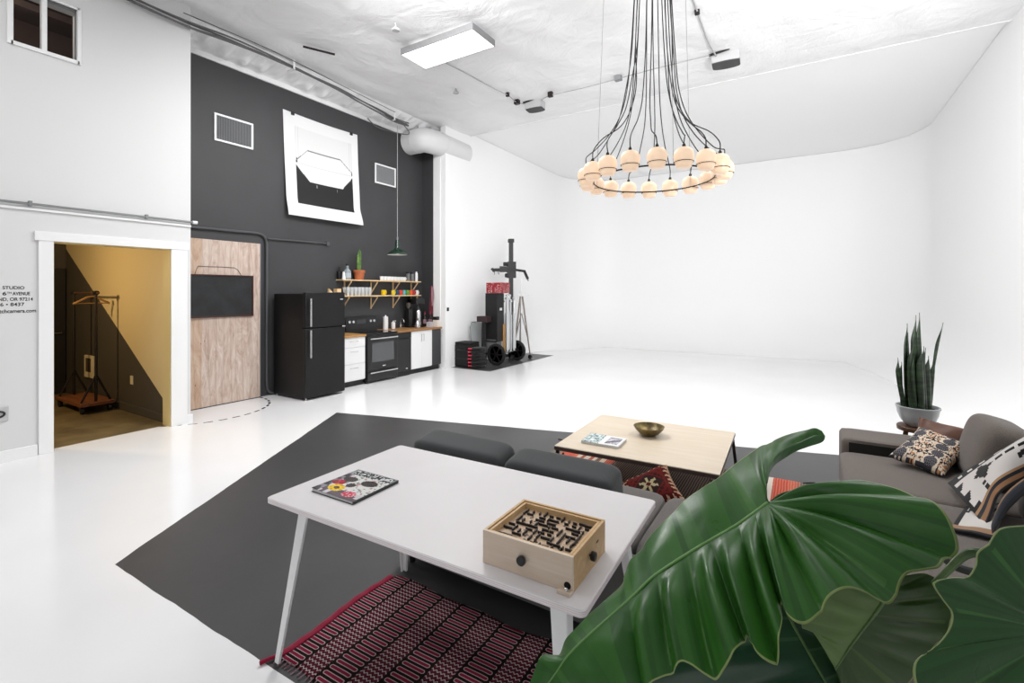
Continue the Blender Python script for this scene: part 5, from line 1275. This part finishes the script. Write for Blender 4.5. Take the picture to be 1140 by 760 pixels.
MB().lathe([(.020, 0), (.020, .05), (0, .05)], n=12, M=Matrix.Translation((0, .0, 0)) @ Matrix.Rotation(-PI / 2, 4, 'X')).build('end_cap', M_trim, lc)
for y in (-1.5, -.50): MB().box(-.03, .016, y - .012, y + .012, -.02, .03).build('clip', M_greymetal, lc, smooth=0)

# round air duct: out of the dark wall, then turning along the white wall
dp = [(XK + .02, 7.68, 4.93), (-7.15, 7.68, 4.93), (-6.98, 7.70, 4.93), (-6.93, 7.79, 4.93), (-6.89, 7.95, 4.93), (-6.88, 8.15, 4.93), (-6.90, 9.0, 4.93)]
dm_ = Mat('white painted duct', '#dcdcdd', .5); wn = dm_.noise(9, 3); dm_.bump(wn, .15, .01)
DU = thing('air_duct', 'fat white round air duct at the top corner of the charcoal wall', 'duct', (XK, 7.68, 4.93)); o_ = Vector((XK, 7.68, 4.93))
MB().tube([Vector(p) - o_ for p in [dp[0]] + [dp[1]]], .255, 36, cap=True).tube([Vector(p) - o_ for p in spline(dp[1:6], 5)], .255, 36, cap=False).tube([Vector(p) - o_ for p in dp[5:]], .255, 36).build('pipe', dm_.m, DU, smooth=50)
for p, q in ((dp[1], (1, 0, 0)), (dp[5], (0, 1, 0))):
    d_ = Vector(q) * .02; MB().tube([Vector(p) - o_ - d_, Vector(p) - o_ + d_], .259, 36).build('collar', dm_.m, DU, smooth=50)
MB().box(.30, .312, -.03, -.018, .25, .44).build('strap', M_greymetal, DU, smooth=0)

# ------------------------------------------------------------------ wall lettering and socket on the white wall
def text_mesh(txt, width=None, size=.07):
    cu = bpy.data.curves.new('lettering', 'FONT'); cu.body = txt; cu.size = size; cu.extrude = .0005; cu.offset = .0012
    ob = bpy.data.objects.new('lettering', cu); COL.objects.link(ob); bpy.context.view_layer.update()
    me = bpy.data.meshes.new_from_object(ob.evaluated_get(bpy.context.evaluated_depsgraph_get()))
    bpy.data.objects.remove(ob); vs = [v.co.copy() for v in me.vertices]; fs = [tuple(p.vertices) for p in me.polygons]
    bpy.data.meshes.remove(me); return vs, fs
def put_text(mb, txt, y_right, z_base, height, width=None):
    vs, fs = text_mesh(txt)
    x0, x1 = min(v.x for v in vs), max(v.x for v in vs); h1 = max(v.y for v in vs)
    sx = (width / (x1 - x0)) if width else 1; sy = height / h1
    mb.add([(XL + .0012 + v.z, y_right + (v.x - x1) * sx, z_base + v.y * sy) for v in vs], fs)
LT = MB()
put_text(LT, 'STUDIO', 1.505, 1.698, .032, .155)
put_text(LT, '6', 1.378, 1.639, .034, .028); put_text(LT, 'TH', 1.412, 1.655, .017, .030); put_text(LT, 'AVENUE', 1.546, 1.639, .033, .126)
put_text(LT, 'ND, OR 97214', 1.567, 1.583, .033, .245)
put_text(LT, '6 \u2022 8437', 1.505, 1.531, .034, .170)
put_text(LT, 'tchcamera.com', 1.590, 1.464, .036, .262)
lt_ = LT.build('lettering', Mat('black vinyl letters', '#141414', .5).m, smooth=0)
tag(lt_, 'black address lettering on the white wall left of the hall doorway', 'sign')
WS = thing('wall_socket', 'grey wall socket plate low on the white wall left of the doorway', 'socket', (XL, 1.335, .475))
MB().box(0.001, .014, -.075, .055, -.075, .07).build('plate', Mat('grey plate', '#c4c4c5', .5).m, WS, smooth=0, bevel=.006)
MB().tube([(.016, -.02 + .046 * math.cos(2 * PI * k / 24), .028 * math.sin(2 * PI * k / 24)) for k in range(24)], .010, 8, closed=True).build('ring', M_black, WS)

# ------------------------------------------------------------------ in the hall
rk = Mat('dark pipe iron', '#2d2621', .5, metal=.5).m
GR = thing('garment_rack', 'pipe garment rack on a wheeled wooden base inside the hall doorway', 'rack', (-8.83, 2.60, 0))
bwd = wood('reddish timber base', '#6d3c22', '#83502f', 'x', 1, .5)
bb_ = MB()
for k in range(4): bb_.box(-.50, .50, -.19 + .095 * k, -.097 + .095 * k, .105, .150)
bb_.build('base', bwd, GR, smooth=0, bevel=.003)
for sx in (-.42, .42):
    for sy in (-.15, .15):
        MB().lathe([(.0, -.02), (.045, -.018), (.05, 0), (.045, .018), (0, .02)], n=20, M=Matrix.Translation((sx, sy, .05)) @ Matrix.Rotation(PI / 2, 4, 'X')).box(sx - .02, sx + .02, sy - .03, sy + .03, .085, .105).build('caster', M_black, GR, smooth=40)
for sx in (-.42, .42):
    MB().tube([(sx, 0, .15), (sx, 0, 1.66)], .017, 10).build('post', rk, GR)
    for sy in (-1, 1): MB().tube([(sx, sy * .16, .15), (sx, 0, .52)], .014, 8).build('brace', rk, GR)
MB().tube([(-.46, 0, 1.66), (.48, 0, 1.66)], .014, 10).build('crossbar', Mat('copper toned bar', '#7a5238', .35, metal=.6).m, GR)
for sx in (-.42, .42): MB().lathe([(0, -.04), (.03, -.035), (.03, .035), (0, .04)], n=16, M=Matrix.Translation((sx, 0, 1.66)) @ Matrix.Rotation(PI / 2, 4, 'Y')).build('tee_fitting', rk, GR)
HG = thing('coat_hanger', 'wooden coat hanger on the garment rack bar', 'hanger', (-8.56, 2.60, 1.675))
hw = wood('pale hanger wood', '#b98d55', '#a1773f', 'y', 1, .45)
MB().tube(spline([(0, -.20, -.17), (0, -.17, -.15), (0, -.06, -.085), (0, 0, -.068), (0, .06, -.085), (0, .17, -.15), (0, .20, -.17)], 5), .014, 8).tube([(0, -.185, -.163), (0, .185, -.163)], .008, 8).build('body', hw, HG)
MB().tube(spline([(0, 0, -.07), (0, 0, -.03), (0, .022, -.005), (0, .012, .012), (0, -.008, .014), (0, -.02, .002)], 5), .003, 6).build('hook', M_steel, HG)
sk = MB().box(-8.0, -7.91, 2.846, 2.853, .39, .51).build('light_switch', Mat('cream plate', '#dfd0aa', .4).m, smooth=0, bevel=.002)
tag(sk, 'cream double switch plate low on the hall wall', 'switch')
HT = thing('wall_heater', 'small cream framed wall heater behind the garment rack', 'heater', (-9.42, 2.853, .50))
MB().box(-.17, .17, -.035, -.001, -.15, .19).build('housing', bpy.data.materials['cream plate'], HT, smooth=0, bevel=.006)
MB().box(-.10, .10, -.038, -.035, -.06, .15).build('grille', Mat('dark brown grille', '#4c3d33', .6).m, HT, smooth=0)
D2 = MB().box(-10.495, -10.45, 1.95, 2.835, .005, 2.06)
d2o = struct(D2.build('door_2', Mat('black hall door', '#2b2826', .25, spec=.5).m, smooth=0, bevel=.004))
MB().tube([(-10.45, 2.77, 1.0), (-10.40, 2.77, 1.0), (-10.40, 2.65, 1.0)], .011, 8).build('door_handle', M_steel, d2o)

# ------------------------------------------------------------------ studio gear in the grey bay
bcase = Mat('black case nylon', '#0f0f10', .8).m
k_ = thing('equipment_case', 'black equipment case against the white wall behind the sandbags', 'case', (-6.515, 8.60, 0))
MB().box(-.21, .21, -.16, .22, 0.01, .50).build('body', bcase, k_, smooth=0, bevel=.02)
MB().box(-.205, .205, -.155, .215, .502, .55).build('lid', bcase, k_, smooth=0, bevel=.012)
MB().tube(spline([(-.08, -.165, .40), (-.08, -.20, .39), (.08, -.20, .39), (.08, -.165, .40)], 5), .010, 8).build('handle', M_black, k_)
for z in (.18, .36): MB().box(-.212, .212, -.163, -.160, z, z + .012).build('band', Mat('dark grey webbing', '#2c2c2d', .8).m, k_, smooth=0)
sbm = fabric('black sandbag cloth', '#0d0d0d', '#171717', 60)
pk = Mat('coral red strap', '#d8304a', .7).m
for k in range(6):
    S_ = thing('sandbag', ('black sandbag at the bottom of the stack with red handles', 'second black sandbag from the bottom of the stack', 'third black sandbag from the bottom of the stack', 'fourth black sandbag from the bottom of the stack', 'fifth black sandbag from the bottom, next to the top one', 'topmost black sandbag of the stack beside the case')[k], 'sandbag', (-6.155, 8.56, .002 + .076 * k), .1 * math.sin(3 * k), 'stacked sandbags')
    b = MB(); softbox(b, (0, 0, .037), (.27, .36, .074), e=3.4); b.build('bag', sbm, S_, smooth=60)
    MB().tube(spline([(-.11, -.15, .05), (-.13, -.185, .055), (-.115, -.20, .05), (-.08, -.185, .055), (-.07, -.15, .05)], 4), .013, 7).build('handle', pk, S_)
RFm = Mat('grey translucent reflector cloth', '#b9bdbd', .6).m
RF = thing('reflector_panel', 'pale grey framed reflector panel leaning on the white wall', 'panel', (-6.50, 9.12, 0))
MB().bar((-.03, .02, .05), (-.12, .02, .96), .004, .50, up=(0, 1, 0)).build('cloth', RFm, RF, smooth=0)
MB().tube([(-.03, -.24, .04), (-.12, -.24, .86), (-.12, -.17, .97), (-.12, .27, .97), (-.03, .27, .04)], .009, 8).build('frame', M_greymetal, RF)
FS = thing('folded_stands', 'bundle of folded black light stands between reflector and cart', 'stand', (-6.30, 8.98, 0))
for k, (ox, oy, lean) in enumerate(((-.05, 0, .01), (0, .03, .0), (.05, -.02, -.01), (.02, -.06, .02), (-.03, .07, .0))):
    MB().tube([(ox, oy, .01), (ox + lean, oy, .98)], [.022, .018], 8).build('stand_leg', M_black, FS)
mb_ = simple('wooden_block', 'dark maroon block lying on the folded light stands', 'block', MB().box(-.14, .14, -.10, .10, 0, .13), Mat('dark maroon paint', '#2e1a1c', .6).m, (-6.29, 8.98, .985), smooth=0)
# cart
CT2 = thing('equipment_cart', 'black two wheeled gear cart in the grey bay', 'cart', (-6.10, 9.48, 0))
MB().box(-.32, .06, -.38, .38, .22, .26).build('deck', M_black, CT2, smooth=0, bevel=.006)
fr2 = MB()
for sy in (-.36, .36):
    fr2.tube([(-.30, sy, .26), (-.30, sy, 1.05)], .016, 8)
fr2.tube([(-.30, -.36, 1.05), (-.30, .36, 1.05)], .016, 8).tube([(-.30, -.36, .65), (-.30, .36, .65)], .013, 8)
fr2.build('push_frame', M_black, CT2)
MB().tube([(.10, -.42, .25), (.10, .46, .25)], .016, 10).build('axle', M_greymetal, CT2)
for sy in (-.44, .46):
    M_ = Matrix.Translation((.10, sy, .25)) @ Matrix.Rotation(PI / 2, 4, 'X')
    wh = MB().lathe([(.185, -.03), (.215, -.034), (.243, -.022), (.248, 0), (.243, .022), (.215, .034), (.185, .03), (.185, -.03)], n=40, M=M_).build('wheel', M_rubber, CT2, smooth=40)
    sp_ = MB().lathe([(0, -.035), (.045, -.035), (.045, .035), (0, .035)], n=20, M=M_)
    for q in range(6):
        a = PI * q / 3
        sp_.add(*(lambda bb: (bb.v, bb.f))(MB().bar((.04 * math.cos(a), .04 * math.sin(a), 0), (.188 * math.cos(a), .188 * math.sin(a), 0), .030, .016)), M_)
    sp_.build('spokes', M_darkmetal, wh)
for sy in (-.3, .3): MB().box(-.33, -.27, sy - .02, sy + .02, 0, .22).build('rest_leg', M_black, CT2, smooth=0)
kk = simple('control_box', 'grey metal control box on the front of the gear cart', 'box', MB().box(-.15, .15, -.10, .10, 0, .26), Mat('mid grey metal box', '#77787a', .5).m, (-6.22, 9.26, .262), smooth=0)
tc_ = thing('flight_case', 'tall black flight case standing on the grey control box', 'case', (-6.19, 9.26, .525))
MB().box(-.17, .17, -.14, .14, 0, 1.12).build('body', Mat('matte black case', '#0b0b0c', .6).m, tc_, smooth=0, bevel=.008)
MB().box(.171, .176, -.05, .05, .72, .78).build('latch', M_steel, tc_, smooth=0)
MB().box(-.13, .13, -.146, -.1405, .02, .05).build('trim', M_greymetal, tc_, smooth=0)
def redcol(u, v): return rgb('#e0d4d0') if hash2(int(u * 22), int(v * 16), 9) > .90 else rgb('#8e0f20')
rbx = MB()
for (a_, b_, c_) in (((-.22, -.16), (.22, -.16), 0), ((.22, -.16), (.22, .16), 0), ((.22, .16), (-.22, .16), 0), ((-.22, .16), (-.22, -.16), 0)):
    rbx.grid(lambda u, v, a_=a_, b_=b_: (a_[0] + (b_[0] - a_[0]) * u, a_[1] + (b_[1] - a_[1]) * u, .24 * v), 24, 14, redcol)
rbx.grid(lambda u, v: (-.22 + .44 * u, -.16 + .32 * v, .24), 20, 16, redcol).grid(lambda u, v: (-.22 + .44 * u, -.16 + .32 * v, 0), 2, 2, redcol, flip=True)
rbo = rbx.build('tin_box', Mat('red speckled tin', '#a8182a', .5).attr().m, smooth=0); rbo.location = (-6.09, 9.25, 1.647)
tag(rbo, 'red box with white speckles on top of the flight case', 'box')
simple('cardboard_sheet', 'tan card strip standing on the cart beside the flight case', 'board', MB().box(-.03, .03, -.01, .01, 0, .66), Mat('tan card', '#b98f5c', .8).m, (-5.99, 9.36, .262), smooth=0)
stl = Mat('silver stand tube', '#dfe0e1', .3, metal=.8).m
def cstand(x, y, h, lab, rz=0):
    S_ = thing('light_stand', lab, 'stand', (x, y, .262), rz, 'silver light stands on the cart')
    MB().tube([(0, 0, 0), (0, 0, h * .55)], .026, 10).tube([(0, 0, h * .55), (0, 0, h)], .020, 10).build('column', stl, S_)
    MB().tube([(.035, .0, .05), (.03, 0, h * .72)], .015, 8).tube([(-.028, .02, .05), (-.025, .015, h * .72)], .015, 8).tube([(-.01, -.034, .05), (-.01, -.03, h * .72)], .015, 8).build('folded_legs', stl, S_)
    MB().lathe([(0, h - .02), (.035, h - .015), (.035, h + .02), (.012, h + .04), (0, h + .04)], n=14).box(-.05, .05, -.012, .012, h - .03, h).build('grip_head', M_chrome, S_)
for k in range(6):
    cstand(-6.07 + .075 * (k % 2), 9.43 + .075 * k, 1.20 + .06 * ((k * 2) % 3), ('silver light stand nearest the flight case', 'second silver light stand from the flight case', 'third silver light stand from the flight case', 'fourth silver light stand from the flight case', 'fifth silver light stand from the flight case', 'silver light stand farthest from the flight case')[k], .5 * k)
CS = thing('camera_stand', 'tall black studio camera stand with a cross arm', 'stand', (-6.236, 10.06, 0), math.radians(42))
MB().bar((0, 0, .1), (0, 0, 2.93), .10, .10).build('column', Mat('black anodised column', '#202021', .45).m, CS, smooth=0, bevel=.008)
MB().box(-.07, .07, -.07, .07, 2.90, 2.99).build('top_cap', M_black, CS, smooth=0, bevel=.01)
MB().box(-.09, .11, -.10, .09, 2.02, 2.42).lathe([(.05, 0), (.05, .10), (0, .10)], n=16, M=Matrix.Translation((-.10, -.06, 2.36)) @ Matrix.Rotation(-PI / 2, 4, 'Y')).lathe([(.05, 0), (.05, .08), (0, .08)], n=16, M=Matrix.Translation((-.08, -.06, 2.08)) @ Matrix.Rotation(-PI / 2, 4, 'Y')).build('carriage', M_black, CS, smooth=30)
ar = MB().bar((-.46, -.12, 2.21), (.10, -.08, 2.23), .075, .075).bar((.08, -.08, 2.22), (.36, .02, 2.19), .055, .055).bar((.34, .02, 2.20), (.44, .06, 2.00), .05, .05)
ar.box(-.30, -.12, -.17, -.06, 2.16, 2.30).bar((-.50, -.13, 2.25), (-.44, -.12, 2.17), .09, .04)
ar.build('cross_arm', M_black, CS, smooth=0)
for sx in (-.44, -.34): MB().tube([(sx, -.12, 2.18), (sx + .01, -.12, 2.10)], .012, 8).build('clamp_knob', M_greymetal, CS)
MB().tube([(.44, .06, 2.0), (.45, .06, 1.95)], .018, 8).build('clamp_knob', M_greymetal, CS)
MB().box(-.22, .22, -.035, .035, .06, .13).box(-.035, .035, -.22, .22, .0601, .1299).build('base', M_black, CS, smooth=0)
for dx_, dy_ in ((.20, 0), (-.20, 0), (0, .20), (0, -.20)): MB().lathe([(0, -.015), (.03, -.014), (.03, .014), (0, .015)], n=14, M=Matrix.Translation((dx_, dy_, .03)) @ Matrix.Rotation(PI / 2, 4, 'X')).box(dx_ - .012, dx_ + .012, dy_ - .02, dy_ + .02, .03, .06).build('caster', M_black, CS)
tpm = Mat('brown grey tripod tube', '#8a7f76', .4, metal=.4).m
TP = thing('tripod', 'tall spread tripod with brownish legs at the far end of the gear', 'tripod', (-6.15, 10.42, 0))
MB().tube([(0, 0, .25), (0, 0, 1.80)], .016, 10).tube([(0, 0, 1.8), (0, 0, 2.0)], .008, 8).build('centre_column', M_trim, TP)
for a_, L_ in ((-.1, .27), (2.3, .20), (4.3, .24)):
    MB().tube([(.03 * math.cos(a_), .03 * math.sin(a_), 1.58), (L_ * math.cos(a_), L_ * math.sin(a_), .10)], [.022, .017], 8).build('leg', tpm, TP)
    MB().tube([(0, 0, 1.15), (L_ * .75 * math.cos(a_), L_ * .75 * math.sin(a_), .50)], .012, 8).build('brace', tpm, TP)
    MB().lathe([(0, -.02), (.05, -.018), (.05, .018), (0, .02)], n=16, M=Matrix.Translation((L_ * math.cos(a_), L_ * math.sin(a_), .05)) @ Matrix.Rotation(PI / 2, 4, 'X')).build('caster', M_black, TP)
MB().box(-.06, .06, -.05, .05, 1.56, 1.64).tube([(.04, 0, 1.62), (.22, .03, 1.60)], .010, 6).build('head', M_trim, TP)
# ------------------------------------------------------------------ light
wd = bpy.data.worlds.new('daylight'); SC.world = wd; wd.use_nodes = True
wd.node_tree.nodes['Background'].inputs[0].default_value = (0.97, 0.985, 1.0, 1)
wd.node_tree.nodes['Background'].inputs[1].default_value = 1.0

def area(name, loc, size, power, rot=(0, 0, 0), col=(1, 1, 1), sy=None):
    L = bpy.data.lights.new(name, 'AREA'); L.shape = 'RECTANGLE'; L.size = size; L.size_y = sy or size
    L.energy = power; L.color = col
    o = bpy.data.objects.new(name, L); COL.objects.link(o); o.location = loc; o.rotation_euler = rot
    return o
def spot(name, loc, target, power, size=1.2, angle=80, blend=0.9):
    L = bpy.data.lights.new(name, 'SPOT'); L.energy = power; L.spot_size = math.radians(angle); L.spot_blend = blend; L.shadow_soft_size = size
    o = bpy.data.objects.new(name, L); COL.objects.link(o); o.location = loc
    o.rotation_euler = (Vector(target) - Vector(loc)).to_track_quat('-Z', 'Y').to_euler(); return o
area('added_ceiling_fill', (-4.6, 0.6, 5.25), 1.2, 110, sy=0.6)  # unseen fill lights added above the front of the room
area('added_ceiling_fill', (-1.5, 0.6, 5.25), 1.2, 40, sy=0.6)
area('added_overhead_fill', (-3.6, 3.9, 5.2), 2.0, 560, (math.radians(32), 0, math.radians(18)), sy=1.2)  # added fill lights out of view, brightening floor and sweep from above
area('added_overhead_fill', (0.6, 5.6, 5.2), 2.0, 430, (math.radians(35), 0, math.radians(12)), sy=1.2)
spot('added_fill_spot', (1.9, 2.2, 2.2), (-2.5, 12.0, 5.4), 3600, 0.5, 75)  # added spots out of view that brighten the white sweep and its ceiling
spot('added_fill_spot', (-5.5, -2.0, 2.6), (-1.0, 13.0, 4.5), 600, 0.6, 55)
L = bpy.data.lights.new('hall_lamp', 'POINT'); L.energy = 230; L.color = (1, 0.72, 0.38); L.shadow_soft_size = 0.08
o = bpy.data.objects.new('hall_lamp', L); COL.objects.link(o); o.location = (-8.3, 1.15, 2.05)
spot('added_fill_spot', (-2.8, -2.2, 2.4), (-5.0, 4.2, 5.4), 160, 0.6, 85)  # further unseen spots added to lift the insulated ceiling
spot('added_fill_spot', (1.2, -1.0, 2.2), (-3.8, 4.9, 5.4), 900, 0.6, 48)
spot('added_fill_spot', (-0.5, -2.5, 2.4), (-2.5, 5.5, 5.4), 350, 0.6, 85)
area('panel_uplight', (-4.45, 5.41, 5.285), 1.1, 5, (PI, 0, 0), sy=0.4)
L = bpy.data.lights.new('added_upstairs_fill', 'POINT'); L.energy = 60; L.color = (1, 0.9, 0.82); L.shadow_soft_size = 0.1  # unseen light added to brighten the room behind the high window
o = bpy.data.objects.new('added_upstairs_fill', L); COL.objects.link(o); o.location = (-7.6, 1.0, 4.9)
area('led_light', (-4.45, 5.41, 5.18), 1.2, 240, sy=0.45)
sun = bpy.data.lights.new('daylight_sun', 'SUN'); sun.energy = 0.9; sun.angle = math.radians(40)
o = bpy.data.objects.new('daylight_sun', sun); COL.objects.link(o)
o.rotation_euler = Vector((-0.55, 0.75, -0.30)).to_track_quat('-Z', 'Y').to_euler()

# ------------------------------------------------------------------ camera
cam = bpy.data.cameras.new('camera'); cam.sensor_width = 36.0; cam.lens = 36.0 * 530.0 / 1140.0
cam.shift_y = (325.0 - 380.0) / 1140.0
cam.clip_start = 0.02; cam.clip_end = 100
co = bpy.data.objects.new('camera', cam); COL.objects.link(co)
co.location = (0, 0, 1.67); co.rotation_euler = (PI / 2, 0, math.atan(327.0 / 530.0))
SC.camera = co
SC.view_settings.view_transform = 'Standard'
SC.view_settings.look = 'None'
SC.view_settings.exposure = -1.47
SC.view_settings.gamma = 1.0
SC.view_settings.use_curve_mapping = False
